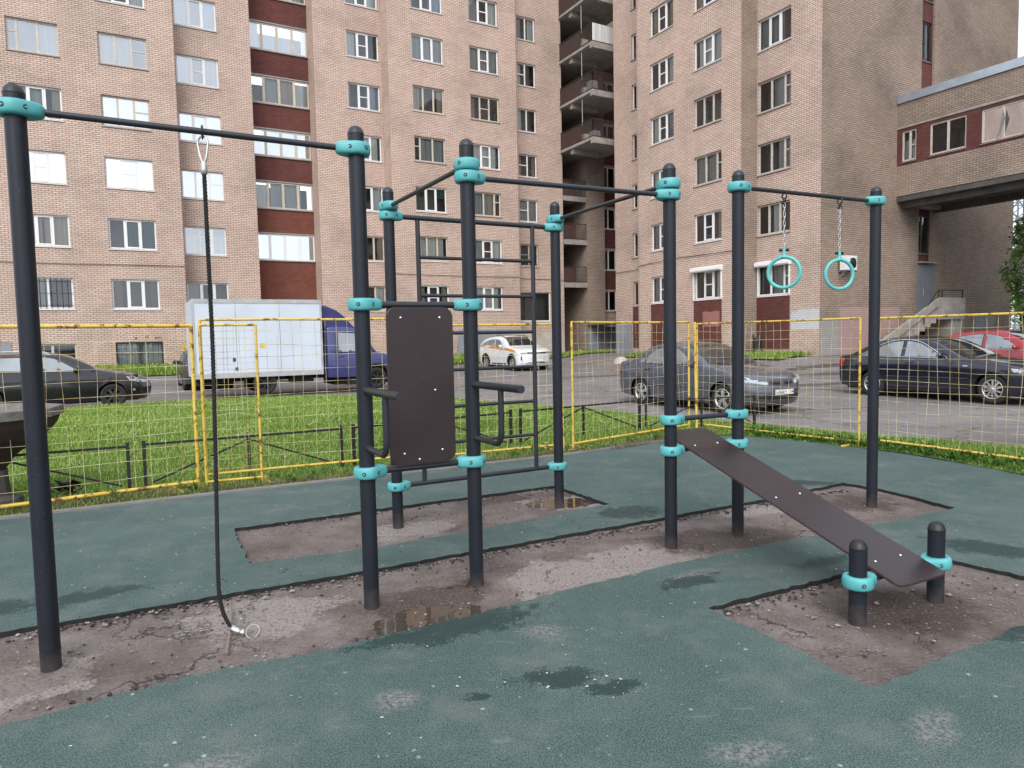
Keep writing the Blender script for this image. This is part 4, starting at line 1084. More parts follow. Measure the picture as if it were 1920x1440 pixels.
m = MB(); m.prism([(-18, 36.65), (2.83, 36.65), (2.83, 37.75), (6.4, 37.75), (6.4, 39.2), (9.57, 39.2), (9.57, 37.75), (13.27, 37.75), (13.27, 36.65), (21.18, 36.65), (21.18, 37.5), (24.92, 37.5), (24.92, 52), (-18, 52)], Vector((0, 0, ZT-.05)), UD, VD, UP*.3); m.build('roof', M['concrete'], lh)
for q in ((B(-18, 36.62, .1), UD*20.83, UP*.52), (B(13.27, 36.62, .1), UD*7.91, UP*.5), (B(21.25, 37.47, .1), UD*3.6, UP*1.85)):
    m = MB(); m.box(q[0], q[1], VD*.03, q[2]); m.build('plinth', M['conc_light'], lh)
for q in ((B(16.9, 36.625, .62), UD*4.2, UP*1.55), (B(-9.5, 36.628, .62), UD*5.4, UP*1.3)):
    m = MB(); m.box(q[0], q[1], VD*.022, q[2]); m.build('painted_patch', M['bluegrey'], lh)
# mortar line course / cable along the first floor
m = MB(); m.tube([B(-10, 36.60, 5.35), B(-2, 36.60, 5.31), B(2.8, 36.61, 5.36)], .014, 5); m.build('cable', M['rail'], lh); m = MB(); m.tube([B(13.3, 36.61, 5.3), B(17, 36.60, 5.26), B(21.1, 36.61, 5.3), B(21.2, 37.46, 5.3), B(24.9, 37.47, 5.28)], .014, 5); m.build('cable', M['rail'], lh)
# loggia column: red brick bands between glazing
zz = ROW
BM = [M['red_brick'], M['red_brick2']]
m = MB(); wall_plane(m, B(0, 39.0), UD, UP, 6.41, 9.56, 3.98, 6.0, [], NL, uvo=.3, hmat=1); m.build('red_band', BM, lh)
for k in range(1, 7):
    z0 = zz[k]+.09; z1 = (zz[k+1] if k < 6 else zz[k]+2.73)-HW-.06
    m = MB(); wall_plane(m, B(0, 39.0), UD, UP, 6.41, 9.56, z0, z1, [], NL, uvo=.3, hmat=1 if k == 1 else 0); m.build('red_band', BM, lh)
m = MB(); wall_plane(m, B(0, 39.3), UD, UP, 6.41, 9.56, .1, 3.95, [], NL, uvo=.3); m.build('recess_wall', M['red_brick'], lh)
for k in range(1, 7):
    m = MB(); m.box(B(6.41, 38.93, zz[k]-HW-.058), UD*3.15, VD*.3, UP*.055); m.build('loggia_sill', M['tin'], lh)
    m = MB(); m.box(B(6.41, 38.97, zz[k]+.03), UD*3.15, VD*.2, UP*.06); m.build('loggia_head', M['tin'], lh)
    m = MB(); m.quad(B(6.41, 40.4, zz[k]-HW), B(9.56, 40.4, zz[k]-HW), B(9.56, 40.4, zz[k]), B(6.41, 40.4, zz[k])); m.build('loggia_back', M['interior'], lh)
m = MB(); m.box(B(6.41, 38.90, 3.93), UD*3.15, VD*.4, UP*.05); m.build('ledge', M['tin'], lh)
LGL = {1: ('glass_coat', 'pvc', [('cur_white', 0, 1, 0, 1)]), 2: ('glass', 'woodcream', [('cur_white', 0, .25, 0, .9), ('cur_grey', .3, .8, 0, 1)]), 3: ('glass_coat', 'woodcream', [('cur_white', .2, 1, 0, 1)]), 4: ('glass', 'woodcream', [('cur_beige', .5, .75, 0, 1), ('cur_grey', .25, .5, 0, 1), ('cur_white', .75, 1, 0, .9)]), 5: ('glass_semi', 'woodcream', [('cur_white', 0, .2, 0, 1), ('cur_blue', .25, .75, 0, .6)]), 6: ('glass', 'woodcream', [('cur_grey', 0, 1, 0, 1)])}
for k in range(1, 7):
    g, fr, cu = LGL[k]; window(lh, B(0, 39.0), UD, NL, 6.42, 9.55, zz[k]-HW, zz[k]+.02, '4', fr, g, cu, None, .02)
def put(c, k, kind, frame='pvc', gl='glass', cur=None, sill='pvc', grille=False):
    v, s0, s1 = cols[c]; window(lh, B(0, v), UD, NL, s0, s1, ROW[k]-HW, ROW[k], kind, frame, gl, cur, sill, grille=grille)
CW = [('cur_white', 0, 1, 0, 1)]  # white curtains added so panes mirroring the sky come out near white
WS = {
 ('A1', 0): ('2', 'pvc', 'glass', [('cur_grey', 0, .5, 0, 1)], 'pvc', True), ('A1', 1): ('3', 'pvc', 'glass', [('cur_beige', .5, 1, 0, 1), ('cur_beige', .2, .45, 0, 1)], 'pvc'), ('A1', 2): ('3m', 'pvc', 'glass_coat', CW, 'pvc'), ('A1', 3): ('3', 'pvc', 'glass', [('cur_beige', .8, 1, 0, 1), ('cur_grey', 0, .6, 0, 1)], 'pvc'), ('A1', 4): ('3l', 'oldwood', 'glass_semi', [('cur_white', .55, 1, 0, 1), ('cur_grey', .2, .55, 0, 1)], 'tin'),
 ('A2', 0): ('3', 'pvc', 'glass', [('cur_dark', 0, .22, 0, 1), ('cur_dark', .8, 1, 0, 1)], 'pvc'), ('A2', 1): ('3', 'pvc', 'glass', [('cur_green', .36, 1, 0, 1)], 'pvc'), ('A2', 2): ('3m', 'pvc', 'glass_coat', CW, 'pvc'), ('A2', 3): ('3r', 'woodcream', 'glass_coat', CW, 'tin'), ('A2', 4): ('3r', 'oldwood', 'glass_semi', [('cur_white', 0, .66, 0, 1)], 'tin'),
 ('B', 0): ('3', 'pvc', 'glass', [('cur_grey', 0, .3, 0, 1)], None), ('B', 1): ('3', 'pvc', 'glass_semi', [('cur_grey', 0, 1, 0, .7)], 'pvc'), ('B', 2): ('3r', 'pvc', 'glass_coat', CW, 'pvc'), ('B', 3): ('3', 'pvc', 'glass_coat', CW, 'pvc'), ('B', 4): ('3m', 'pvc', 'glass_semi', [('cur_white', 0, .33, 0, 1), ('cur_white', .67, 1, 0, 1)], 'pvc'), ('B', 5): ('3', 'pvc', 'glass_semi', [('cur_blue', 0, .33, 0, 1), ('cur_blue', .67, 1, 0, 1)], 'pvc'),
 ('E1', 3): ('3l', 'oldwood', 'glass', [('cur_grey', .2, 1, 0, 1)], 'tin'), ('E1', 2): ('3', 'pvc', 'glass', [('cur_green', .66, 1, .6, 1)], 'pvc'), ('E2', 2): ('3v', 'woodcream', 'glass', [('cur_grey', 0, .78, 0, 1)], 'tin'), ('E2', 4): ('3m', 'woodcream', 'glass', [('cur_beige', 0, .2, 0, 1)], 'tin'),
 ('F', 1): ('2l', 'woodcream', 'glass', None, 'tin', True),
}
for c in ('Z', 'A1', 'A2', 'B', 'D', 'E1', 'E2', 'F'):
    for k in range(7):
        if (c == 'F' and k == 0) or (c == 'Z'): continue
        if (c, k) in WS:
            w = WS[(c, k)]; put(c, k, *w)
        else: put(c, k, {'F': rb.choice(('2', '2l', '2m'))}.get(c, rb.choice(('3', '3m', '3m'))), 'pvc' if rb.random() < .85 else 'woodcream', 'glass', curtains(rb), 'pvc')
for (a, b, c, d), gr in ((bA[0], False), (bA[1], True), ((14.7, 16.5, .75, 1.8), True)):
    window(lh, B(0, 36.65), UD, NL, a, b, c, d, '2', 'oldwood' if not gr else 'darktin', 'glass', [('cur_white', 0, 1, 0, 1)] if gr else None, None, .08, grille=gr)
window(lh, B(0, 37.5), UD, NL, 21.62, 23.9, 2.66, 4.5, '2', 'pvc', 'glass', None, 'pvc')

# ---------------------------------------------------------------- right house
rh = thing('apartment_house', 'pale brick apartment house at the right with stacked dark balconies and a steel door', 'house', B(25.66, 19.3, .62))
rc_ = {'N': (25.66, 31.08, 31.5), 'P': (24.64, 26.98, 28.75), 'Q': (24.64, 23.80, 25.58), 'C': (25.66, 20.82, 22.62)}
def rho(c, rows): return [(rc_[c][1], rc_[c][2], r-HW, r) for r in rows]
m = MB()
wall_plane(m, B(25.66, 0), VD, UP, 19.3, 22.63, ZB, ZT, rho('C', ROW), NR)
wall_plane(m, B(24.64, 0), VD, UP, 22.63, 29.75, ZB, ZT, rho('P', ROW)+rho('Q', ROW), NR)
wall_plane(m, B(25.66, 0), VD, UP, 29.75, 33.1, ZB, ZT, rho('N', ROW), NR)
plain_wall(m, B(24.64, 22.63), B(25.66, 22.63), ZB, ZT, 0, 2); plain_wall(m, B(25.66, 29.75), B(24.64, 29.75), ZB, ZT)
# block in the inner corner behind the balconies
plain_wall(m, B(26.8, 44), B(26.8, 37.5), ZB, ZT, 3.0, 2); plain_wall(m, B(26.8, 37.5), B(28.2, 37.5), ZB, ZT, 0, 2); plain_wall(m, B(28.2, 37.5), B(28.2, 38.0), ZB, ZT)
wall_plane(m, B(0, 38.0), UD, UP, 28.2, 31, ZB, ZT, [(28.28, 29.5, r-HW, r) for r in ROW], NL, hmat=0)
plain_wall(m, B(24.92, 41.5), B(26.8, 41.5), ZB, ZT, 0, 3); plain_wall(m, B(29, 33.1), B(25.66, 33.1), ZB, ZT)  # alcove back wall coloured near black to paint in the shade there
m.build('wall', [M['brick'], M['interior'], M['brick_shade'], M['conc_dark']], rh)
# side wall with the stair slot
m = MB()
SH = [(32.62, 33.6, r-1.55, r) for r in (ROW[0]+2.1, ROW[4]+.15, ROW[5]+.1)]
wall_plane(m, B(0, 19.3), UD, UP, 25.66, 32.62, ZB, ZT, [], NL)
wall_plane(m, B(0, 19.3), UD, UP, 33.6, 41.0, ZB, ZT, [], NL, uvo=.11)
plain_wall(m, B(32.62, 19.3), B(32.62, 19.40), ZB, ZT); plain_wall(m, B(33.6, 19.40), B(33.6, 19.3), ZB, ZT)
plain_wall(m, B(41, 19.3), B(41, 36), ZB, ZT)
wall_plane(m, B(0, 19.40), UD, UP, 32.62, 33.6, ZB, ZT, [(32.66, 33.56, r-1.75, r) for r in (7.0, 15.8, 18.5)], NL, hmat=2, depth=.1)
m.build('side_wall', [M['brick_shade'], M['interior'], M['red_brick']], rh)
m = MB(); m.prism([(25.66, 19.3), (25.66, 22.63), (24.64, 22.63), (24.64, 29.75), (25.66, 29.75), (25.66, 33.1), (29, 33.1), (29, 36), (41, 36), (41, 19.3)], Vector((0, 0, ZT-.05)), UD, VD, UP*.3); m.build('roof', M['concrete'], rh)
for r in (7.0, 15.8, 18.5): window(rh, B(0, 19.40), UD, NL, 32.66, 33.56, r-1.75, r, '2m', 'darktin', 'glass', None, 'concrete', .05)
def rput(c, k, kind, frame='pvc', gl='glass', cur=None, sill='pvc'):
    u, s0, s1 = rc_[c]; window(rh, B(u, 0), VD, NR, s0, s1, ROW[k]-HW, ROW[k], kind, frame, gl, cur, sill)
RW = {('C', 0): ('3r', 'pvc', [('cur_grey', 0, .6, 0, 1)]), ('C', 1): ('3', 'oldwood', [('cur_white', .35, .6, 0, 1)]), ('C', 2): ('3r', 'oldwood', [('cur_grey', .0, .45, 0, 1)]), ('C', 3): ('3r', 'oldwood', [('cur_grey', .0, .6, 0, 1)]), ('C', 4): ('3', 'pvc', [('cur_grey', .3, 1, 0, 1)]),
      ('Q', 0): ('3m', 'pvc', [('cur_white', .0, .3, 0, 1)]), ('Q', 1): ('3m', 'pvc', [('cur_beige', 0, .25, 0, 1)]), ('Q', 2): ('3r', 'oldwood', [('cur_grey', .3, 1, 0, 1)]), ('Q', 3): ('3', 'oldwood', [('cur_white', .05, .16, 0, .6)])}
for c in ('P', 'Q', 'C'):
    for k in range(7):
        # seen from outside, s grows to the left here: mirror the asymmetric casements
        kd, fr, cu = RW.get((c, k), (rb.choice(('3', '3m')), 'pvc', curtains(rb)))
        if kd == '3r': kd = '3l'
        rput(c, k, kd, fr, 'glass', cu, 'tin' if fr != 'pvc' else 'pvc')
for k in range(7): rput('N', k, '1', 'pvc' if k % 3 else 'oldwood', 'glass', [('cur_grey', 0, 1, 0, .5)] if k % 2 else None, 'tin')
for k in range(7): window(rh, B(0, 38.0), UD, NL, 28.28, 29.5, ROW[k]-HW, ROW[k], '2', 'pvc', 'glass', [('cur_grey', 0, .5, 0, 1)] if k % 2 else None, 'tin', .05)
for k in range(6):
    m = MB(); wall_plane(m, B(0, 38.0-.02), UD, UP, 28.22, 29.7, ROW[k]+.1, ROW[k+1]-HW-.1, [], NL); m.build('red_panel', M['red_brick'], rh)
for (u, s0, s1, z0) in ((25.66, 31.05, 31.52, .95), (24.64, 26.96, 28.77, .9), (24.64, 23.78, 25.6, .95), (25.66, 20.8, 22.64-.02, .92)):
    m = MB(); wall_plane(m, B(u-.02, 0), VD, UP, s0, s1, z0, ROW[0]-HW-.08, [], NR); m.build('red_panel', M['red_brick'], rh)
# roller-shutter boxes over two ground-floor windows
for (u, s0, s1) in ((24.64, 23.72, 25.66), (25.66, 20.74, 22.6)):
    m = MB(); m.prism([(0, 0), (.2, 0), (.24, .06), (.22, .2), (.14, .24), (0, .24)], B(u, s0, ROW[0]-.07), NR, UP, VD*(s1-s0)); m.build('shutter_box', M['pvc'], rh)
    for s in (s0+.05, s1-.09):
        m = MB(); m.box(B(u, s, ROW[0]-HW-.02), NR*.07, VD*.05, UP*(HW-.06)); m.build('shutter_guide', M['pvc'], rh)
# painted-over patches
def patch(org, hx, nrm, s0, s1, z0, z1, mat, off=.006):
    m = MB(); q = random.Random(int(s0*97)); n = max(4, int((s1-s0)/.25)); top = [z1+q.uniform(-.03, .03)*(1 if 0 < i < n else 0) for i in range(n+1)]
    for i in range(n):
        a, b = s0+(s1-s0)*i/n, s0+(s1-s0)*(i+1)/n
        pts = [org+hx*a+UP*z0+nrm*off, org+hx*b+UP*z0+nrm*off, org+hx*b+UP*top[i+1]+nrm*off, org+hx*a+UP*top[i]+nrm*off]
        uv = [(a, z0), (b, z0), (b, top[i+1]), (a, top[i])]
        if hx.cross(UP).dot(nrm) < 0: pts, uv = pts[::-1], uv[::-1]
        m.quad(*pts, uv)
    m.build('painted_patch', M[mat], rh)
patch(B(0, 19.3), UD, NL, 26.95, 31.2, .66, 2.70, 'pinkpaint'); patch(B(0, 19.3), UD, NL, 25.68, 26.94, .66, 2.22, 'greypaint')
patch(B(25.66, 0), VD, NR, 19.32, 20.75, 1.75, 2.62, 'whitepaint'); patch(B(24.62, 0), VD, NR, 23.9, 25.0, 2.0, 2.72, 'salmon', .012)
patch(B(0, 19.3), UD, NL, 34.4, 36.6, 1.3, 2.9, 'greypaint', .004); patch(B(0, 19.3), UD, NL, 37.6, 39.4, 1.6, 2.3, 'greypaint')
for q in ((B(25.63, 31.6, .55), UD*.03, VD*1.5), (B(26.75, 37.44, .55), UD*2.9, VD*.05)):
    m = MB(); m.box(q[0], q[1], q[2], UP*1.75); m.build('painted_base', M['bluegrey'], rh)
m = MB(); m.box(B(26.7, 36.0, 2.36), UD*3, VD*1.5, UP*.07); m.build('entrance_canopy', M['conc_dark'], rh)
m = MB(); m.box(B(27.5, 37.38, .55), UD*1.2, VD*.05, UP*1.55); m.build('entrance_door', M['door'], rh)
m = MB(); m.tube([B(25.6, 33.1, 5.32), B(25.61, 31, 5.36), B(25.6, 29.8, 5.38), B(24.6, 29.75, 5.38), B(24.59, 27, 5.5), B(24.6, 22.7, 5.42)], .014, 5); m.build('cable', M['rail'], rh)
# balconies in the inner corner
def railing(m, m2, p, q, z0, z1, panel, step=.11):
    d = q-p; n = max(2, int(d.length/step))
    for z in (z0+.06, z1): m.bar(p+UP*z, q+UP*z, .04, .04)
    for i in range(n+1): m.bar(p+d*i/n+UP*z0, p+d*i/n+UP*z1, .018)
    if panel: 
        nn = UP.cross(d).normalized()*.03; m2.box(p+UP*(z0+.1)-nn, d*panel, UP*(z1-z0-.16), nn*.5)
for k, z in enumerate((5.15, 7.9, 10.65)):
    m = MB(); m.box(B(24.98, 37.55, z-.16), UD*1.82, VD*3.9, UP*.16); m.box(B(24.98, 37.53, z-.32), UD*1.80, VD*.22, UP*.16); s_ = m.build('balcony', M['concrete'], rh)
    m = MB(); m2 = MB(); railing(m, m2, B(25.0, 37.6), B(26.78, 37.6), z, z+1.02, 0); m2.box(B(25.0, 37.66, z+.08), UD*1.0, VD*.02, UP*.88); m.build('railing', M['brownbar'], s_); m2.build('panel', M['brownrail'], s_)
for k, z in enumerate((13.38, 16.11, 18.84, 21.57)):
    m = MB(); m.box(B(24.78, 34.0, z-.16), UD*3.2, VD*7.4, UP*.16); m.box(B(24.78, 33.96, z-.36), UD*3.2, VD*.25, UP*.2); m.box(B(24.9, 36.2, z-.46), UD*1.9, VD*.3, UP*.3); s_ = m.build('balcony', M['concrete'], rh)
    m = MB(); m2 = MB(); m.cur = 0
    railing(m, m2, B(24.82, 34.04), B(27.6, 34.04), z, z+1.05, 0); railing(m, m2, B(24.82, 34.04), B(24.82, 41), z, z+1.05, 0); m2.box(B(24.86, 35.3, z+.1), UD*.02, VD*6, UP*.9)
    m.build('railing', M['brownbar'], s_); m2.build('panel', M['brownrail'], s_)
    if k == 2:
        m = MB(); m.box(B(24.84, 34.01, z+.06), UD*2.6, VD*.015, UP*.98); m.build('cream_screen', M['cur_white'], s_)
    m = MB(); m.tube([B(24.9, 35.2, z+.9), B(24.9, 35.2, z+2.55)], .03, 6); m.build('prop', M['tin'], s_)
    r_ = random.Random(k)
    for q in range(4):
        m = MB(); c = B(25.1+.2*r_.random(), 34.3+q*.9+.3*r_.random(), z); h = .35+.5*r_.random()
        m.box(c, UD*.45, VD*.5, UP*h); m.build('stored_box', M[('tin', 'oldwood', 'cur_white', 'bluegrey')[q]], s_)
# steel door
m = MB(); m.box(B(32.55, 19.24, 2.36), UD*1.3, VD*.05, UP*2.33)
dr = m.build('door', M['door'], rh)
m = MB(); m.bar(B(33.02, 19.18, 3.3), B(33.02, 19.18, 3.5), .035); m.box(B(32.98, 19.22, 3.22), UD*.08, VD*.02, UP*.36); m.box(B(32.97, 19.232, 2.40), UD*.012, VD*.01, UP*2.25); m.build('handle', M['steel'], dr)
m = MB(); m.box(B(32.5, 19.05, 4.75), UD*1.4, VD*.24, UP*.06); m.build('door_hood', M['concrete'], rh)
m = MB(); m.box(B(32.3, 18.9, 7.25), UD*1.7, VD*.4, UP*.3); m.build('bearing_pad', M['concrete'], rh)

# ---------------------------------------------------------------- stair to the raised door
sw = thing('entrance_stair', 'concrete stair with parapet and black handrail rising to the raised steel door', 'stairs', B(33, 18, .62))
VS = 18.0
m = MB(); m.box(B(31.95, VS+.02, 2.14), UD*2.2, VD*1.24, UP*.18); m.box(B(33.2, VS+.06, .3), UD*.9, VD*1.2, UP*1.84); m.build('landing', M['concrete'], sw)
m = MB()
for i in range(9): m.box(B(31.95-.42*(i+1), VS+.06, 2.30-.172*(i+1)-.2), UD*.44, VD*1.1, UP*.2)
m.build('steps', M['concrete'], sw)
m = MB(); m.prism([(0, .72), (.0, .42), (-3.95, -1.38), (-4.25, -1.38), (-4.2, -1.12)], B(32.05, VS-.02, 2.30), UD, UP, VD*.12); m.build('stringer', M['concrete'], sw)
m = MB(); m.prism([(0, .72), (0, .42), (-3.2, -1.0), (-2.0, -1.0), (-.6, -.35), (0, -.18)], B(32.05, VS+.10, 2.30), UD, UP, VD*.10); m.build('flight_side', M['concrete'], sw)
m = MB(); m.prism([(0, -.20), (2.12, -.20), (2.12, .78), (.10, .78), (0, .72)], B(32.05, VS-.02, 2.30), UD, UP, VD*.12); m.build('parapet', M['concrete'], sw)
m = MB(); m.box(B(32.5, VS-.024, 2.12), UD*1.66, VD*.02, UP*.42); m.build('painted_base', M['bluegrey'], sw)
m = MB(); m.tube([B(31.0, VS+.06, 2.42), B(32.1, VS+.06, 3.42), B(34.1, VS+.06, 3.44)], .022, 6)
for s_ in (32.15, 32.4, 34.05): m.bar(B(s_, VS+.06, 3.0), B(s_, VS+.06, 3.43), .035)
m.bar(B(31.05, VS+.06, 1.9), B(31.05, VS+.06, 2.44), .03); m.build('handrail', M['rail'], sw)

# ---------------------------------------------------------------- enclosed bridge
br = thing('covered_bridge', 'raised brick corridor with casement windows joining the right house at first-floor level', 'bridge', B(32.6, 14, 7.6))
m = MB(); BH = [(18.43, 19.08, 9.14, 10.48), (16.35, 17.85, 9.14, 10.48), (14.22, 15.78, 9.14, 10.48), (12.1, 13.6, 9.14, 10.48), (10, 11.5, 9.14, 10.48)]
zlo, zhi = 7.66, 11.72
wall_plane(m, B(30.85, 0), VD, UP, 6, 19.3, zlo, 8.97, [], NR); wall_plane(m, B(30.85, 0), VD, UP, 6, 19.3, 10.66, zhi, [], NR)
wall_plane(m, B(30.85, 0), VD, UP, 6, 19.3, 8.97, 10.66, BH, NR, depth=.12, room=2.2, hmat=2)
plain_wall(m, B(34.5, 6), B(34.5, 19.3), zlo, zhi)
m.build('wall', [M['brick_shade'], M['interior'], M['red_brick']], br)
m = MB(); m.box(B(30.87, 6, 7.42), UD*3.6, VD*13.28, UP*.24); m.box(B(31.2, 6, 7.15), UD*.35, VD*13.28, UP*.3); m.box(B(33.7, 6, 7.15), UD*.35, VD*13.28, UP*.3); m.build('deck', M['conc_dark'], br)
m = MB(); m.box(B(30.78, 6, 11.72), UD*3.8, VD*13.28, UP*.34); m.build('roof_flashing', M['flash'], br)
m = MB(); m.box(B(30.82, 6, 10.60), UD*.03, VD*13.28, UP*.09); m.build('lintel', M['concrete'], br)
for i, (a, b, c, d) in enumerate(BH):
    window(br, B(30.85, 0), VD, NR, a, b, c, d, '2' if i else '2m', 'oldwood', 'glass' if i != 2 else 'glass_coat', [[('cur_white', 0, 1, 0, .7)], None, [('cur_beige', .5, 1, .0, 1), ('cur_blue', 0, .5, 0, 1)], None, None][i], 'tin', .05)
# torn film hanging from one bridge window
m = MB(); m.add([B(30.78, 14.98, 10.3), B(30.77, 14.86, 9.9), B(30.76, 15.02, 9.35), B(30.80, 15.26, 9.02), B(30.81, 15.10, 9.4), B(30.80, 15.02, 9.9)], [[0, 1, 5], [1, 2, 4, 5], [2, 3, 4]]); tag(m.build('torn_film', M['tin']), 'torn strip of sheeting hanging from a bridge window', 'sheeting')

# ---------------------------------------------------------------- neighbouring block at the other end of the bridge
nb = thing('apartment_house', 'tall brick block at the out-of-frame end of the raised corridor', 'house', B(34, 0, .3))
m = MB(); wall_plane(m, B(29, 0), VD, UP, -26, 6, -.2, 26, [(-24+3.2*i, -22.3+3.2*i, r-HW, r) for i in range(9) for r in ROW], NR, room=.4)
plain_wall(m, B(29, 6), B(44, 6), -.2, 26); plain_wall(m, B(44, -26), B(29, -26), -.2, 26); plain_wall(m, B(44, 6), B(44, -26), -.2, 26); m.build('wall', [M['brick_shade'], M['interior']], nb)
m = MB(); m.box(B(29, -26, 26), UD*15, VD*32, UP*.3); m.build('roof', M['concrete'], nb)

# ---------------------------------------------------------------- small things by the right house
ac = thing('air_conditioner', 'white air conditioner outdoor unit bracketed to the brick side wall', 'air conditioner', B(27.7, 19.2, 4.3))
m = MB(); m.box(B(26.75, 18.86, 4.24), UD*.72, VD*.30, UP*.60); m.build('casing', M['pvc'], ac)
m = MB(); m.lathe([(.22, 0), (.22, .012), (.03, .02)], B(27.20, 18.86, 4.53), NL, 24)
for k in range(5): m.box(B(26.99, 18.845, 4.36+.085*k), UD*.42, VD*.006, UP*.02)
m.build('fan_grille', M['rail'], ac)
m = MB(); m.bar(B(26.85, 18.9, 4.21), B(26.85, 19.3, 4.21), .05); m.bar(B(27.5, 18.9, 4.21), B(27.5, 19.3, 4.21), .05); m.bar(B(26.85, 18.95, 4.21), B(26.85, 19.28, 3.9), .03); m.build('bracket', M['tin'], ac)
bz_ = road_z(*B(25.0, 22.0).to_2d()) 
bn_ = thing('litter_bin', 'black street litter bin on two posts in front of the red brick panel', 'litter bin', B(24.9, 21.9, bz_))
m = MB(); m.lathe([(.15, .28), (.19, .80), (.20, .82), (.18, .83), (.15, .40)], B(24.9, 21.9, bz_), UP, 16); m.build('bucket', M['darktin'], bn_)
m = MB()
for s in (21.66, 22.14): m.bar(B(24.9, s, bz_-.1), B(24.9, s, bz_+.98), .05)
m.bar(B(24.9, 21.66, bz_+.72), B(24.9, 22.14, bz_+.72), .03); m.build('stand', M['rail'], bn_)
m = MB(); s0 = B(21.9, 27.9); z0 = road_z(s0.x, s0.y)
m.lathe([(.38, -.1), (.38, .06), (.30, .20), (.14, .29), (0, .31)], Vector((s0.x, s0.y, z0)), UP, 16)
tag(m.build('parking_dome', M['conc_light']), 'pale concrete parking dome on the far kerb behind the grey car', 'bollard')
# grass verges at the foot of the houses
m = MB(); gg = MB(); rg = random.Random(9)
def verge(u0, u1, v0, v1, n):
    P = []; nu, nv = max(2, int((u1-u0)/.8)), max(2, int((v1-v0)/.8))
    for j in range(nv+1):
        for i in range(nu+1):
            w = B(u0+(u1-u0)*i/nu, v0+(v1-v0)*j/nv); P.append(Vector((w.x, w.y, road_z(w.x, w.y)+.05)))
    m.add(P, [[j*(nu+1)+i, j*(nu+1)+i+1, (j+1)*(nu+1)+i+1, (j+1)*(nu+1)+i] for j in range(nv) for i in range(nu)])
    for k in range(n):
        w = B(rg.uniform(u0, u1), rg.uniform(v0, v1)); blade(gg, w.x, w.y, road_z(w.x, w.y)+.045, .12+.16*rg.random(), .02, .2+.8*rg.random(), rg.random()*6.283)
verge(-16, 20.5, 33.6, 36.6, 15000); verge(21.5, 27, 34.2, 35.8, 900); verge(23.2, 24.5, 23.0, 29.3, 1600); verge(23.4, 25.5, 19.5, 22.5, 1500)
tag(m.build('verge', M['lawn']), 'grass strips at the foot of the brick houses', 'verge', kind='structure')
tag(gg.build('verge_grass', M['blade']), 'rough grass of the strips along the houses', 'grass', kind='stuff')
# ================================================================ vehicles
def paint(name, col, dirt=.25, rough=.28, metal=.0):
    t = NT(name); n = t.noise(2.2, 5, .65)
    sep = t.n('ShaderNodeSeparateXYZ'); t.ln(t.pos(), sep.inputs[0])
    low = t.math('MULTIPLY_ADD', sep.outputs['Z'], -1.5, 1.25, clamp=True)
    d = t.math('MULTIPLY', t.math('MULTIPLY', t.ramp(n.outputs['Fac'], [(.35, .15), (.7, 1.0)]), dirt), t.math('MULTIPLY_ADD', low, .8, .3), clamp=True)
    c = t.mix(d, t.ramp(t.noise(1.0, 2).outputs['Fac'], [(.3, mul(col, .92)), (.7, mul(col, 1.06))]), (.13, .115, .10))
    t.bsdf(c, t.math('MULTIPLY_ADD', d, .5, rough, clamp=True), metal, .5, coat=.6); return t.m
def carglass():
    t = NT('car_glass'); n = t.noise(1.5, 3)
    p = t.bsdf(t.ramp(n.outputs['Fac'], [(.35, (.012, .014, .015)), (.65, (.035, .04, .042))]), .04, spec=.5); p.inputs['IOR'].default_value = 2.7; return t.m
M['car_glass'] = carglass()
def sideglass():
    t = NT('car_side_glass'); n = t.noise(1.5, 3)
    p = t.bsdf(t.ramp(n.outputs['Fac'], [(.35, (.10, .12, .135)), (.65, (.19, .22, .24))]), .04, spec=.5); p.inputs['IOR'].default_value = 2.6; return t.m  # pale bluish base paints in sky reflection and light seen through the car
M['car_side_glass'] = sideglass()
M['tyre'] = simple('tyre_rubber', (.018, .017, .016), .85, var=.3, scale=12)
M['alloy'] = simple('alloy_rim', (.50, .50, .50), .35, .8, var=.12, scale=9)
M['lamp'] = simple('lamp_glass', (.38, .40, .41), .2, .1, var=.25, scale=14, coat=1)
M['red_lamp'] = simple('red_lamp', (.30, .012, .012), .2, var=.25, scale=14, coat=1)
M['chrome'] = simple('chrome_trim', (.75, .75, .76), .18, 1, var=.05)
M['trim'] = simple('black_trim', (.014, .014, .015), .55, var=.25, scale=6)
M['plate'] = simple('plate_white', (.72, .72, .70), .5, var=.05)
M['under'] = simple('underbody', (.010, .010, .010), .9, var=.3)
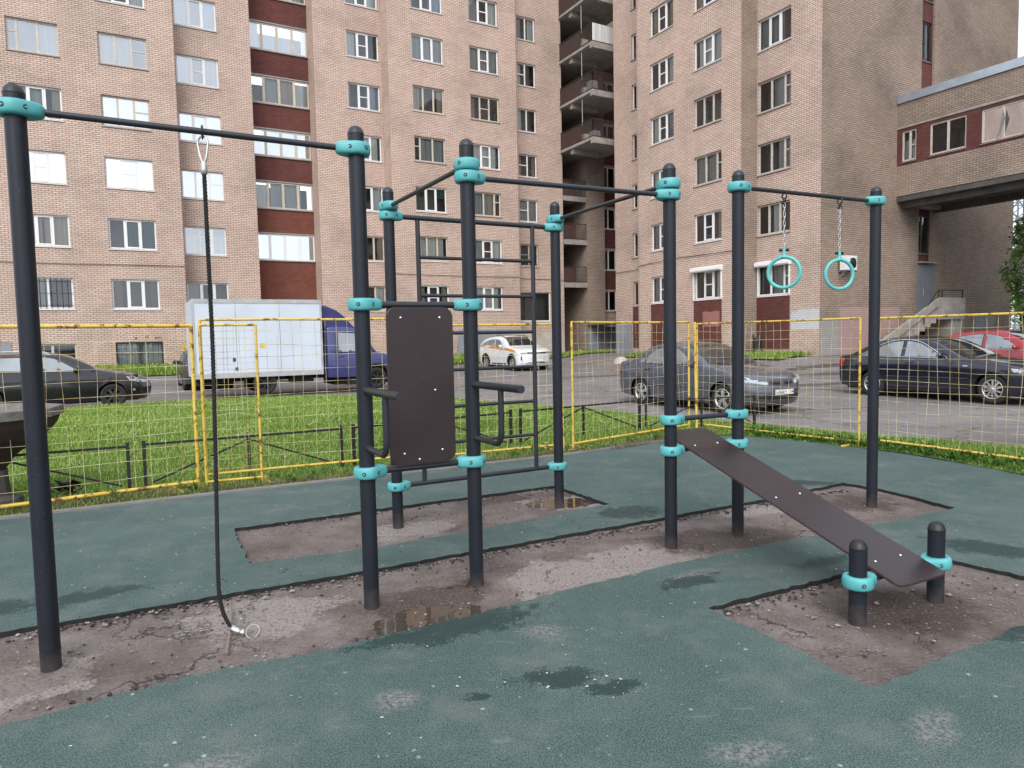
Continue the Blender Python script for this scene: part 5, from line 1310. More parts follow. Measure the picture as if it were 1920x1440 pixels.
class Car:
    def __init__(s, name, label, cat, h, wpos, L, W, xf, xr, rw, prof, zb, color, tum=.36, kf=.26, kr=.2, crown=.035, sill=.2, group=None, arch=.055, zbot=None):
        s.h = Vector(h).normalized(); s.r = Vector((s.h.y, -s.h.x, 0)); s.L, s.W, s.xf, s.xr, s.rw = L, W, xf, xr, rw
        s.w0 = Vector(wpos); s.zb, s.tum, s.kf, s.kr, s.crown, s.sill = zb, tum, kf, kr, crown, sill
        s.root = thing(name, label, cat, s.P(L/2, 0, 0), 0, group)
        s.key = prof; pts = smooth_line([(x, z, 0) for x, z in prof], 5); s.out = [(p.x, p.y) for p in pts]
        s.color = color; s.ra = rw+arch
    def P(s, x, y, z): return s.w0 + s.h*(s.xf-x) + s.r*(y-(s.W/2-.11)) + UP*z
    def belt(s, x): return s.zb(x) if callable(s.zb) else s.zb
    def yh(s, x, z):
        w = s.W/2; b = s.belt(x)
        if z > b: w -= (z-b)*s.tum + .012
        else:
            t = (b-z)/max(.2, b-s.sill); w -= .035*(1-min(1, t/.28))**2 + .07*max(0, t-.45)**1.5
            w += .010*math.exp(-((t-.55)/.07)**2)
        return w
    def warp(s, x, y, z):
        w = s.W/2; q = min(1, abs(y)/w)
        f = max(0, (.85-x)/.85)**1.6; g = max(0, (x-(s.L-.75))/.75)**1.6
        x2 = x + s.kf*q**2.6*f - s.kr*q**2.6*g
        y2 = y*(1-.05*f*f-.045*g*g)
        return s.P(x2, y2, z)
    def rnd(s, d, r=.065): return 0 if d >= r else r-math.sqrt(max(0, r*r-(r-d)**2))
    def side_y(s, x, z, off=0): return s.yh(x, z)-s.rnd(polydist(x, z, s.out, False))+off
    def arcs(s):
        a = []
        for cx in (s.xr, s.xf):
            dz = s.sill-s.rw; hw = math.sqrt(max(.01, s.ra**2-dz*dz)); t0 = math.atan2(dz, hw)
            a += [(cx+s.ra*math.cos(t), s.rw+s.ra*math.sin(t)) for t in [t0+(math.pi-2*t0)*i/14 for i in range(15)]]
        return a
    def body(s, name='body'):
        poly = list(s.out)+s.arcs(); m = MB(); m.smooth = True
        x0, x1 = min(p[0] for p in poly), max(p[0] for p in poly); z1 = max(p[1] for p in poly)
        inter = [(x0+.09*i+.011*(j % 2), s.sill+.075*j+.01) for i in range(int((x1-x0)/.09)) for j in range(int((z1-s.sill)/.075)+1)]
        inter = [q for q in inter if inpoly(*q, poly) and polydist(*q, poly) > .075]
        nrm = []
        for i, p in enumerate(s.out):
            a, b = s.out[max(i-1, 0)], s.out[min(i+1, len(s.out)-1)]; l = math.hypot(b[0]-a[0], b[1]-a[1]) or 1; nrm.append((-(b[1]-a[1])/l, (b[0]-a[0])/l))
        s.nrm = nrm
        for d in (.012, .034, .06):
            for p, n in zip(s.out, nrm):
                q = (p[0]-n[0]*d, p[1]-n[1]*d)
                if inpoly(*q, poly) and polydist(*q, s.out, False) > d*.8: inter.append(q)
        P2, T2 = tri_fill(poly, (), inter)
        Yv = [s.side_y(x, z) for x, z in P2]
        for sg in (1, -1):
            V = [s.warp(x, sg*y, z) for (x, z), y in zip(P2, Yv)]
            m.add(V, [t if (sg > 0) else t[::-1] for t in T2])
        n = 15; V = []
        ye = [s.side_y(x, z) for x, z in s.out]
        for (x, z), nn, y in zip(s.out, nrm, ye):
            for k in range(n):
                t = -1+2*k/(n-1); c = s.crown*(1-t*t); V.append(s.warp(x+nn[0]*c*.6, t*y, z+nn[1]*c))
        m.add(V, [[i*n+k, i*n+k+1, (i+1)*n+k+1, (i+1)*n+k] for i in range(len(s.out)-1) for k in range(n-1)])
        o = m.build(name, s.color, s.root, merge=True); s.bodyo = o
        m = MB(); zt = min(s.belt(s.xf), s.belt(s.xr))-.12; hw = s.W/2-.26; bx = lambda x0, x1, y0, y1, z0, z1: m.add([s.P(x, y, z) for z in (z0, z1) for x, y in ((x0, y0), (x1, y0), (x1, y1), (x0, y1))], [[0, 3, 2, 1], [4, 5, 6, 7], [0, 1, 5, 4], [1, 2, 6, 5], [2, 3, 7, 6], [3, 0, 4, 7]])
        bx(.3, s.L-.3, -hw, hw, .17, zt); bx(s.xf+s.ra+.0, s.xr-s.ra, -s.W/2+.12, s.W/2-.12, .16, .5)
        m.build('underbody', M['under'], s.root); return o
    def patch(s, poly, name, mat, off=.004, sides=(1, -1), par=None, th=0):
        poly = resample(poly, .06); x0, x1 = min(p[0] for p in poly), max(p[0] for p in poly); z0, z1 = min(p[1] for p in poly), max(p[1] for p in poly)
        inter = [(x0+.07*i, z0+.07*j) for i in range(int((x1-x0)/.07)+1) for j in range(int((z1-z0)/.07)+1)]
        inter = [q for q in inter if inpoly(*q, poly) and polydist(*q, poly) > .02]
        P2, T2 = tri_fill(poly, (), inter); Yv = [s.side_y(x, z, off) for x, z in P2]; os_ = []
        for sg in sides:
            m = MB(); m.smooth = True; m.add([s.warp(x, sg*y, z) for (x, z), y in zip(P2, Yv)], [t if sg > 0 else t[::-1] for t in T2])
            os_.append(m.build(name, mat, par or s.root))
        return os_
    def line(s, pts, name, mat, r=.006, off=.0, sides=(1, -1), k=4, par=None):
        pts = smooth_line([(x, z, 0) for x, z in pts], k)
        for sg in sides: 
            m = MB(); m.tube([s.warp(p.x, sg*s.side_y(p.x, p.y, off), p.y) for p in pts], r, 6); m.build(name, mat, par or s.root)
    def glassband(s, x0, x1, t0, t1, name, mat, off=.006, inset=.05):
        """panel on the top strip between outline stations x0 < x < x1 (roof side), width shrinking to t0/t1"""
        idx = [i for i, p in enumerate(s.out) if x0 <= p[0] <= x1 and p[1] > s.belt(p[0])-.06]
        n = 13; V = []; m = MB(); m.smooth = True
        for q, i in enumerate(idx):
            (x, z), nn = s.out[i], s.nrm[i]; f = q/max(1, len(idx)-1); tt = t0+(t1-t0)*f; y = s.side_y(x, z)
            for k in range(n):
                t = (-1+2*k/(n-1))*tt; c = s.crown*(1-t*t)+off; V.append(s.warp(x+nn[0]*(s.crown*.6*(1-t*t)+off), t*y, z+nn[1]*c))
        m.add(V, [[i*n+k, i*n+k+1, (i+1)*n+k+1, (i+1)*n+k] for i in range(len(idx)-1) for k in range(n-1)])
        return m.build(name, mat, s.root)
    def end_x(s, z, front=True):
        best = None; pts = s.out if front else s.out[::-1]
        for a, b in zip(pts, pts[1:]):
            if (a[1]-z)*(b[1]-z) <= 0 and a[1] != b[1]:
                t = (z-a[1])/(b[1]-a[1]); return a[0]+(b[0]-a[0])*t
        return pts[0][0]
    def end_pt(s, t, z, front=True, off=0):
        x = s.end_x(z, front); y = s.side_y(x, z)*t; c = s.crown*.6*(1-t*t)+off
        return s.warp(x-c if front else x+c, y, z)
    def end_patch(s, poly, name, mat, front=True, off=.006, par=None):
        """polygon in (t, z) on the nose or the tail; t = -1..1 across, + = right side"""
        poly = resample([(t*.8, z) for t, z in poly], .035); x0, x1 = min(p[0] for p in poly), max(p[0] for p in poly); z0, z1 = min(p[1] for p in poly), max(p[1] for p in poly)
        inter = [(x0+.05*i, z0+.05*j) for i in range(int((x1-x0)/.05)+1) for j in range(int((z1-z0)/.05)+1)]
        inter = [q for q in inter if inpoly(*q, poly) and polydist(*q, poly) > .015]
        P2, T2 = tri_fill(poly, (), inter); m = MB(); m.smooth = True; m.add([s.end_pt(t/.8, z, front, off) for t, z in P2], T2); return m.build(name, mat, par or s.root)
    def wheels(s, spokes=5, rim='alloy', rimr=.66, style='spoke', only=None):
        for cx in (s.xf, s.xr):
            for sg in (1, -1):
                c = s.P(cx, sg*(s.W/2-.02), s.rw); ax = s.r*sg; R0 = s.rw; m = MB()
                m.lathe([(R0*.62, -.19), (R0*.93, -.195), (R0, -.17), (R0, -.045), (R0*.975, -.018), (R0*.86, 0), (R0*rimr, -.012), (R0*rimr*.98, -.06)], c, ax, 30, cap=False)
                w = m.build('wheel', M['tyre'], s.root); m = MB()
                rr = R0*rimr
                m.lathe([(rr, -.012), (rr*.985, -.004), (rr*.90, -.012), (rr*.88, -.05), (rr*.86, -.10)], c, ax, 30, cap=False)
                m.lathe([(.0, .0), (.03, -.002), (.05, -.012), (.055, -.05)], c, ax, 14, cap=False)
                e1 = s.h; e2 = UP
                for k in range(spokes):
                    an = 2*math.pi*k/spokes+.3; d = e1*math.cos(an)+e2*math.sin(an); tn = -e1*math.sin(an)+e2*math.cos(an); wd = rr*(1.15 if style == 'disc' else .95)/spokes
                    m.add([c+d*.03-tn*wd*.8-ax*.008, c+d*.03+tn*wd*.8-ax*.008, c+d*rr*.93+tn*wd-ax*.018, c+d*rr*.93-tn*wd-ax*.018, c+d*.03-tn*wd*.8-ax*.05, c+d*.03+tn*wd*.8-ax*.05, c+d*rr*.93+tn*wd-ax*.05, c+d*rr*.93-tn*wd-ax*.05],
                          [[0, 1, 2, 3], [0, 4, 5, 1], [1, 5, 6, 2], [2, 6, 7, 3], [3, 7, 4, 0]])
                m.build('rim', M[rim], w)
                m = MB(); m.lathe([(0, -.085), (rr*.87, -.085)], c, ax, 20, cap=False); m.build('brake', M['under'], w)
    def mirror(s, x, z, mat, sides=(1, -1), sc=(.55, .8, .6), r=.13):
        for sg in sides:
            p = s.warp(x, sg*(s.yh(x, z)+.10), z); rot = Matrix((s.h, s.r, UP)).transposed()
            m = MB(); m.ball(p, r, 12, 8, (sc[0], sc[1], sc[2]), rot); m.bar(p-s.r*sg*.12-UP*.05, p-UP*.03, .04, .04); m.build('mirror', mat, s.root)
    def handle(s, x, z, mat, L=.18):
        for sg in (1, -1):
            m = MB(); m.tube([s.warp(x-L/2+L*i/4, sg*s.side_y(x, z, .012+.014*math.sin(math.pi*i/4)), z-.004*i) for i in range(5)], .012, 6); m.build('handle', mat, s.root)
    def plate(s, text, z, front=True, t=0.0, w=.52, hgt=.112, off=.02):
        p = s.end_pt(t, z, front, off); f = s.h if front else -s.h; x = UP.cross(f)   # reading direction as seen by someone facing it
        m = MB(); m.box(p-x*w/2-UP*hgt/2-f*.02, x*w, UP*hgt, f*.022); o = m.build('number_plate', M['plate'], s.root)
        m = MB(); q = p+f*.003
        for (a, b, c, d) in ((-w/2, w/2, -hgt/2, -hgt/2+.006), (-w/2, w/2, hgt/2-.006, hgt/2), (-w/2, -w/2+.006, -hgt/2, hgt/2), (w/2-.006, w/2, -hgt/2, hgt/2), (w*.23, w*.24, -hgt/2, hgt/2)):
            m.quad(q+x*a+UP*c, q+x*b+UP*c, q+x*b+UP*d, q+x*a+UP*d)
        m.build('plate_border', M['trim'], o)
        for body, x0, sz, in ((text[0], -w*.46, .098), (text[1], w*.27, .075)): lettering(body, q+x*x0-UP*.036*(sz/.098)+f*.001, x, UP, sz, M['trim'], o)
        return o
def lettering(body, p, x, y, size, mat, par, ext=.0008, name='lettering'):
    cu = bpy.data.curves.new('lettering_curve', 'FONT'); cu.body = body; cu.size = size; cu.extrude = ext
    tmp = bpy.data.objects.new('lettering_tmp', cu); COL.objects.link(tmp); bpy.context.view_layer.update()
    me = bpy.data.meshes.new_from_object(tmp.evaluated_get(bpy.context.evaluated_depsgraph_get())); bpy.data.objects.remove(tmp); bpy.data.curves.remove(cu)
    n = x.cross(y); rt = par
    while rt.parent: rt = rt.parent
    inv = rt.matrix_basis.inverted()
    for v in me.vertices: v.co = inv @ (Vector(p)+x*v.co.x+y*v.co.y+n*v.co.z)
    me.materials.clear(); me.materials.append(mat); o = bpy.data.objects.new(name, me); COL.objects.link(o); o.parent = par; return o
def windows(c, polys, glass=None, frame=True, chrome=False):
    for p in polys:
        if frame:
            cx = sum(q[0] for q in p)/len(p); cz = sum(q[1] for q in p)/len(p); g = [(cx+(x-cx)*1.045+.0, cz+(z-cz)*1.09) for x, z in p]
            c.patch(g, 'window_surround', M['trim'], .002)
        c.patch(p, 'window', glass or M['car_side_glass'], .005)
HV = -VD; HU = UD
# ---- grey saloon -------------------------------------------------
grey = paint('grey_car_paint', (.085, .093, .118), .25, .26, .3)
prof = [(.14, .2), (.03, .3), (.0, .46), (.04, .60), (.10, .70), (.30, .80), (.70, .885), (1.10, .945), (1.28, .975), (1.60, 1.16), (1.95, 1.335), (2.25, 1.42), (2.65, 1.455), (3.05, 1.425), (3.35, 1.33), (3.72, 1.13), (3.92, 1.045), (4.2, 1.03), (4.38, 1.0), (4.46, .88), (4.48, .62), (4.46, .42), (4.38, .24)]
c = Car('parked_car', 'dusty grey four-door saloon with silver wheels parked beyond the fence corner', 'car', HV, (4.43, 14.45, 0), 4.48, 1.70, .86, 3.46, .305, prof, lambda x: .93+.03*(x-1.2)/2.4, grey, group='cars parked in the yard')
c.body(); c.wheels(5, 'alloy', .70)
c.glassband(1.30, 2.20, .93, .90, 'windshield', M['car_glass']); c.glassband(3.12, 3.72, .86, .88, 'rear_window', M['car_glass'])
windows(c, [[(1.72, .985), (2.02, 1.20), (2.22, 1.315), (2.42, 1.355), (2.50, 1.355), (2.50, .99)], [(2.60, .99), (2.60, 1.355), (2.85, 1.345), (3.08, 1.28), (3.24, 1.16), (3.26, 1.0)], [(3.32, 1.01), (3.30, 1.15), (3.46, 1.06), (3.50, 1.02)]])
c.line([(1.62, .93), (1.55, .6), (1.52, .30)], 'door_seam', M['trim'], .005); c.line([(2.55, .95), (2.55, .6), (2.54, .28)], 'door_seam', M['trim'], .005); c.line([(3.28, .96), (3.30, .75), (3.14, .55), (3.08, .42)], 'door_seam', M['trim'], .005)
c.line([(1.35, .52), (2.2, .515), (3.1, .51)], 'side_moulding', grey, .016, .002); c.line([(.55, .74), (1.5, .80), (2.6, .82), (3.9, .84)], 'crease', grey, .006, .0)
c.mirror(1.72, 1.0, grey); c.handle(2.38, .845, M['trim']); c.handle(3.18, .865, M['trim'])
for sg in (1, -1):
    c.end_patch([(sg*.50, .63), (sg*.56, .60), (sg*.97, .66), (sg*.985, .80), (sg*.74, .775), (sg*.56, .73)], 'headlight', M['lamp'], off=.010)
    c.end_patch([(sg*.06, .60), (sg*.42, .62), (sg*.46, .72), (sg*.14, .745), (sg*.10, .68)], 'grille', M['trim'], off=.008)
    c.end_patch([(sg*.45, .31), (sg*.80, .33), (sg*.78, .41), (sg*.45, .40)], 'fog_intake', M['trim'], off=.006)
c.patch([(.02, .66), (.32, .72), (.40, .79), (.20, .775), (.03, .73)], 'headlight', M['lamp'], .008)
c.end_patch([(-.42, .28), (.42, .28), (.44, .40), (-.44, .40)], 'lower_intake', M['trim'])
c.line([(.16, .44), (.4, .45), (.5, .46)], 'bumper_strip', M['trim'], .012)
for dx, dz in ((0, .028), (-.022, -.008), (.022, -.008)):   # three small rhombs on the nose
    p = c.end_pt(0, .685, True, .02); x = UP.cross(c.h); m = MB(); q = p+x*dx+UP*dz; m.add([q-x*.02, q-UP*.022+c.h*.004, q+x*.02, q+UP*.022+c.h*.004], [[0, 1, 2, 3]]); m.build('emblem', M['chrome'], c.root)
c.plate(('y068ст', '198'), .455); c.patch([(4.30, .70), (4.46, .70), (4.44, .93), (4.33, .95)], 'tail_light', M['red_lamp'], .006)
for sg in (1, -1): c.end_patch([(sg*.62, .70), (sg*.98, .70), (sg*.98, .93), (sg*.66, .93)], 'tail_light', M['red_lamp'], False)
for dx in (.25, -.35):
    m = MB(); m.tube([c.warp(1.22, dx-.25, c.belt(1.2)+.06), c.warp(1.26, dx, c.belt(1.2)+.075), c.warp(1.30, dx+.3, c.belt(1.2)+.085)], .009, 6); m.build('wiper', M['trim'], c.root)
# ---- black saloon ------------------------------------------------
blk = paint('black_blue_paint', (.010, .012, .022), .10, .16, .2)
prof = [(.16, .2), (.04, .30), (.0, .46), (.04, .62), (.14, .72), (.5, .82), (.95, .905), (1.35, .96), (1.55, .985), (1.9, 1.17), (2.25, 1.345), (2.6, 1.43), (3.0, 1.455), (3.4, 1.42), (3.75, 1.31), (4.1, 1.14), (4.32, 1.045), (4.6, 1.01), (4.74, .98), (4.80, .86), (4.81, .62), (4.78, .40), (4.66, .25)]
c = Car('parked_car', 'black four-door saloon with chrome window line and multi-spoke silver wheels at the right', 'car', HV, (10.42, 15.0, .02), 4.81, 1.81, .92, 3.68, .315, prof, lambda x: .955+.025*(x-1.4)/2.6, blk, group='cars parked in the yard')
c.body(); c.wheels(10, 'alloy', .68)
c.glassband(1.58, 2.52, .93, .90, 'windshield', M['car_glass']); c.glassband(3.50, 4.12, .86, .88, 'rear_window', M['car_glass'])
wp = [[(1.98, 1.0), (2.25, 1.17), (2.52, 1.305), (2.75, 1.36), (2.86, 1.365), (2.86, 1.01)], [(2.95, 1.01), (2.95, 1.365), (3.2, 1.345), (3.45, 1.265), (3.64, 1.14), (3.72, 1.03)], [(3.80, 1.03), (3.74, 1.13), (3.90, 1.05)]]
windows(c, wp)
c.line([(1.86, .985), (2.2, 1.165), (2.5, 1.33), (2.8, 1.395), (3.15, 1.385), (3.5, 1.28), (3.78, 1.13), (3.98, 1.04)], 'chrome_line', M['chrome'], .011, .004); c.line([(1.86, .975), (2.5, .985), (3.2, .998), (3.98, 1.02)], 'chrome_line', M['chrome'], .009, .004)
c.line([(1.80, .93), (1.74, .6), (1.72, .30)], 'door_seam', M['trim'], .005); c.line([(2.90, .96), (2.90, .6), (2.88, .28)], 'door_seam', M['trim'], .005); c.line([(3.72, .98), (3.66, .75), (3.42, .55), (3.36, .42)], 'door_seam', M['trim'], .005)
c.line([(1.4, .53), (2.4, .525), (3.3, .52)], 'side_moulding', blk, .018, .003); c.line([(1.4, .30), (2.4, .295), (3.3, .29)], 'sill_trim', blk, .02, .0)
c.mirror(1.98, 1.04, blk); c.handle(2.74, .87, blk); c.handle(3.58, .885, blk)
c.patch([(1.42, .80), (1.52, .80), (1.52, .825), (1.42, .825)], 'side_repeater', M['lamp'], .006)
for sg in (1, -1):
    c.end_patch([(sg*.46, .62), (sg*.97, .66), (sg*.98, .78), (sg*.5, .73)], 'headlight', M['lamp'], off=.010); c.end_patch([(sg*.60, .74), (sg*.98, .74), (sg*.98, .93), (sg*.62, .93)], 'tail_light', M['red_lamp'], False)
c.end_patch([(-.36, .52), (.36, .52), (.38, .74), (-.38, .74)], 'grille', M['trim']); c.patch([(4.52, .74), (4.78, .74), (4.76, .93), (4.55, .95)], 'tail_light', M['red_lamp'], .006); c.patch([(.05, .66), (.42, .70), (.5, .78), (.10, .75)], 'headlight', M['lamp'], .008)
# ---- red hatchback -----------------------------------------------
red = paint('red_paint', (.30, .018, .022), .12, .25)
prof = [(.14, .2), (.03, .32), (.0, .50), (.05, .68), (.2, .80), (.6, .92), (.95, 1.0), (1.1, 1.03), (1.5, 1.26), (1.85, 1.43), (2.2, 1.53), (2.6, 1.56), (3.1, 1.53), (3.6, 1.43), (3.95, 1.22), (4.15, 1.03), (4.25, .95), (4.28, .7), (4.26, .42), (4.16, .24)]
c = Car('parked_car', 'red hatchback parked behind the black saloon, only its roof and windows showing', 'car', HV, (14.9, 19.3, .02), 4.28, 1.75, .85, 3.4, .31, prof, lambda x: 1.0+.03*(x-1.2)/2.4, red, group='cars parked in the yard')
c.body(); c.wheels(5, 'alloy', .66)
c.glassband(1.14, 2.1, .93, .90, 'windshield', M['car_glass']); c.glassband(3.6, 4.1, .86, .88, 'rear_window', M['car_glass'])
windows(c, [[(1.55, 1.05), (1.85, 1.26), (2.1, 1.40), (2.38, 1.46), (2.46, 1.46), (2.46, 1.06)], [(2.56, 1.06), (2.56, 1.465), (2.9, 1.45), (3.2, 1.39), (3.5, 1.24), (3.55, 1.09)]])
c.line([(2.51, 1.0), (2.51, .6), (2.5, .3)], 'door_seam', M['trim'], .005); c.mirror(1.62, 1.08, red); c.handle(2.3, .92, red); c.handle(3.2, .94, red)
c.line([(1.5, 1.02), (2.4, 1.04), (3.5, 1.06)], 'window_trim', M['chrome'], .009, .004)
for sg in (1, -1): c.end_patch([(sg*.5, .66), (sg*.97, .68), (sg*.98, .82), (sg*.55, .78)], 'headlight', M['lamp'], off=.01); c.end_patch([(sg*.64, .74), (sg*.98, .74), (sg*.98, 1.0), (sg*.70, 1.0)], 'tail_light', M['red_lamp'], False)
# ---- white car beyond --------------------------------------------
wht = paint('white_paint', (.70, .70, .71), .10, .25)
c = Car('parked_car', 'white car behind the red hatchback, its roof just showing at the right edge', 'car', HV, (19.0, 21.3, .12), 4.48, 1.72, .86, 3.46, .305, [(x, z*1.02) for x, z in [(.14, .2), (.03, .3), (.0, .46), (.04, .60), (.10, .70), (.30, .80), (.70, .885), (1.10, .945), (1.28, .975), (1.60, 1.18), (1.95, 1.37), (2.25, 1.47), (2.65, 1.51), (3.05, 1.48), (3.35, 1.37), (3.72, 1.15), (3.92, 1.045), (4.2, 1.03), (4.38, 1.0), (4.46, .88), (4.48, .62), (4.46, .42), (4.38, .24)]], .95, wht, group='cars parked in the yard')
c.body(); c.wheels(5); c.glassband(1.30, 2.20, .93, .90, 'windshield', M['car_glass']); c.glassband(3.12, 3.72, .86, .88, 'rear_window', M['car_glass'])
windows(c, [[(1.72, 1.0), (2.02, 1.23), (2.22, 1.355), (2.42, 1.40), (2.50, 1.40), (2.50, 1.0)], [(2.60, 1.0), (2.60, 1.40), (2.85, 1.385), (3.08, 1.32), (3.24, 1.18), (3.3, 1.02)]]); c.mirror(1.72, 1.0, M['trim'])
# ---- white crossover with an orange stripe -----------------------
prof = [(.16, .24), (.03, .36), (.0, .56), (.03, .76), (.10, .90), (.35, .985), (.8, 1.06), (1.12, 1.10), (1.26, 1.12), (1.62, 1.33), (1.95, 1.50), (2.3, 1.60), (2.8, 1.63), (3.3, 1.60), (3.8, 1.50), (4.1, 1.36), (4.36, 1.16), (4.46, 1.02), (4.50, .8), (4.48, .5), (4.38, .30)]
wz = road_z(.06, 32.68)
c = Car('parked_car', 'white crossover with an orange side stripe, parked before the house', 'car', HV, (.10, 32.6, wz), 4.5, 1.85, .88, 3.54, .345, prof, lambda x: 1.06+.10*(x-1.2)/2.4, wht, kf=.34, sill=.26, arch=.07, group='cars parked in the yard')
c.body(); c.wheels(5, 'tin', .66)
c.glassband(1.28, 2.22, .93, .88, 'windshield', M['car_glass']); c.glassband(3.85, 4.36, .86, .88, 'rear_window', M['car_glass'])
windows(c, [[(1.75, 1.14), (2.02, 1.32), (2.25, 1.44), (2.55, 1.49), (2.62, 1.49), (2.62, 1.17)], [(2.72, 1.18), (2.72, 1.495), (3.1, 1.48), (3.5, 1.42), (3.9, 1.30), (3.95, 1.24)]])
org = simple('orange_stripe', (.62, .22, .03), .4, var=.05); c.patch([(.5, .86), (1.4, .96), (2.6, 1.03), (4.1, 1.12), (4.2, 1.22), (2.6, 1.14), (1.4, 1.08), (.5, .96)], 'stripe', org, .004)
for cx in (c.xf, c.xr): c.patch([(cx+(c.ra+.07)*math.cos(R(t)), c.rw+(c.ra+.07)*math.sin(R(t))) for t in range(0, 181, 12)]+[(cx+(c.ra+.004)*math.cos(R(t)), c.rw+(c.ra+.004)*math.sin(R(t))) for t in range(180, -1, -12)], 'arch_trim', M['trim'], .006)
c.line([(1.45, .33), (2.2, .33), (2.9, .33)], 'sill_trim', M['trim'], .03, .0)
c.mirror(1.80, 1.16, wht); c.handle(2.55, .98, wht); c.handle(3.4, 1.03, wht)
c.end_patch([(-.96, .80), (.96, .80), (.98, .89), (-.98, .89)], 'light_bar', M['trim'], off=.01)
for sg in (1, -1): c.end_patch([(sg*.62, .815), (sg*.97, .825), (sg*.97, .885), (sg*.62, .87)], 'headlight', M['lamp'], off=.016); c.end_patch([(sg*.90, .48), (sg*.97, .52), (sg*.96, .68), (sg*.91, .70)], 'fog_light', M['trim'], off=.012)
m = MB()
for j in range(7):
    for i in range(-9, 10):
        if abs(i) > 8-abs(j-4): continue
        p = c.end_pt(i*.075+(.0375 if j % 2 else 0), .46+.045*j, True, .012); x = UP.cross(c.h); m.quad(p-x*.016, p-UP*.012, p+x*.016, p+UP*.012)
m.build('grille', M['trim'], c.root)
c.end_patch([(-.75, .32), (.75, .32), (.6, .40), (-.6, .40)], 'lower_intake', M['trim'])
for sg in (1, -1):
    m = MB(); m.tube([c.warp(1.95+.16*i, sg*.62, c.end_x(0) if False else [1.53, 1.60, 1.645, 1.665, 1.67, 1.672, 1.667, 1.655, 1.64, 1.61, 1.575][i]) for i in range(11)], .014, 6); m.build('roof_rail', M['trim'], c.root)
c.plate(('е 777', '78') if False else ('', ''), .50)
# ---- dark estate car at the left ---------------------------------
dk = paint('dark_graphite_paint', (.009, .008, .011), .10, .22, .2)
prof = [(.14, .2), (.03, .3), (.0, .46), (.04, .60), (.12, .71), (.36, .81), (.8, .90), (1.08, .955), (1.2, .985), (1.52, 1.15), (1.82, 1.315), (2.12, 1.39), (2.45, 1.425), (2.8, 1.43), (3.4, 1.42), (3.9, 1.38), (4.2, 1.25), (4.42, 1.05), (4.5, .9), (4.52, .62), (4.5, .42), (4.4, .24)]
c = Car('parked_car', 'dark estate car with roof rails and chrome door handles, parked at the left', 'car', HU, (-10.30, 17.95, .06), 4.52, 1.75, .88, 3.5, .31, prof, lambda x: .96+.03*(x-1.2)/2.4, dk, group='cars parked in the yard')
c.body(); c.wheels(7, 'darktin', .66)
c.glassband(1.22, 2.08, .93, .90, 'windshield', M['car_glass']); c.glassband(4.0, 4.4, .86, .86, 'rear_window', M['car_glass'])
windows(c, [[(1.66, 1.01), (1.92, 1.19), (2.12, 1.305), (2.34, 1.345), (2.58, 1.345), (2.58, 1.02)], [(2.68, 1.02), (2.68, 1.345), (3.3, 1.345), (3.4, 1.04)], [(3.5, 1.05), (3.42, 1.34), (3.85, 1.315), (4.1, 1.2), (4.14, 1.12)]])
c.line([(1.72, .985), (2.6, 1.0), (3.6, 1.02)], 'window_trim', M['chrome'], .010, .004); c.line([(2.63, .98), (2.63, .6), (2.62, .28)], 'door_seam', M['trim'], .005); c.line([(1.66, .94), (1.6, .6), (1.58, .3)], 'door_seam', M['trim'], .005); c.line([(3.42, 1.0), (3.36, .75), (3.18, .55)], 'door_seam', M['trim'], .005)
c.mirror(1.66, 1.02, dk); c.handle(2.48, .87, M['chrome'], .22); c.handle(3.36, .885, M['chrome'], .22)
for sg in (1, -1):
    m = MB(); m.tube([c.warp(2.1+.19*i, sg*.60, [1.36, 1.43, 1.475, 1.49, 1.495, 1.495, 1.495, 1.49, 1.475, 1.43][i]) for i in range(10)], .018, 6); m.build('roof_rail', M['flash'], c.root)
    c.end_patch([(sg*.5, .60), (sg*.97, .64), (sg*.98, .80), (sg*.55, .74)], 'headlight', M['lamp'], off=.01); c.end_patch([(sg*.66, .72), (sg*.98, .72), (sg*.98, 1.0), (sg*.74, 1.0)], 'tail_light', M['red_lamp'], False)
c.patch([(.06, .64), (.40, .70), (.52, .80), (.30, .79), (.08, .74)], 'headlight', M['lamp'], .008); c.end_patch([(-.4, .5), (.4, .5), (.42, .66), (-.42, .66)], 'grille', M['trim'])
c.patch([(.22, .43), (.30, .43), (.30, .48), (.22, .48)], 'fog_light', M['lamp'], .006)
# ---- dark hatchback behind the lorry, seen from the back ---------
dk2 = paint('faded_black_paint', (.030, .026, .026), .35, .4)
prof = [(.1, .2), (.02, .34), (.0, .5), (.03, .7), (.15, .78), (.6, .85), (1.1, .90), (1.22, .92), (1.55, 1.14), (1.85, 1.30), (2.2, 1.38), (2.7, 1.40), (3.2, 1.37), (3.6, 1.16), (3.88, .98), (3.98, .94), (4.0, .7), (4.0, .45), (3.94, .26)]
hp_ = Vector((-10.95, 23.5, 0)); hz = road_z(hp_.x, hp_.y)
c = Car('parked_car', 'old dark hatchback standing nose to the house behind the white lorry box', 'car', VD, (hp_.x+UD.x*1.42+VD.x*3.2, hp_.y+UD.y*1.42+VD.y*3.2, hz), 4.0, 1.65, .75, 3.2, .285, prof, .92, dk2, tum=.30, group='cars parked in the yard')
c.body(); c.wheels(8, 'darktin', .62); c.glassband(3.22, 3.86, .88, .92, 'rear_window', M['car_glass']); c.glassband(1.24, 1.95, .92, .9, 'windshield', M['car_glass'])
windows(c, [[(1.6, .96), (1.85, 1.16), (2.1, 1.28), (2.4, 1.31), (2.4, .96)], [(2.5, .96), (2.5, 1.31), (2.9, 1.29), (3.25, 1.08), (3.2, .97)]]); c.mirror(1.55, .97, M['trim'])
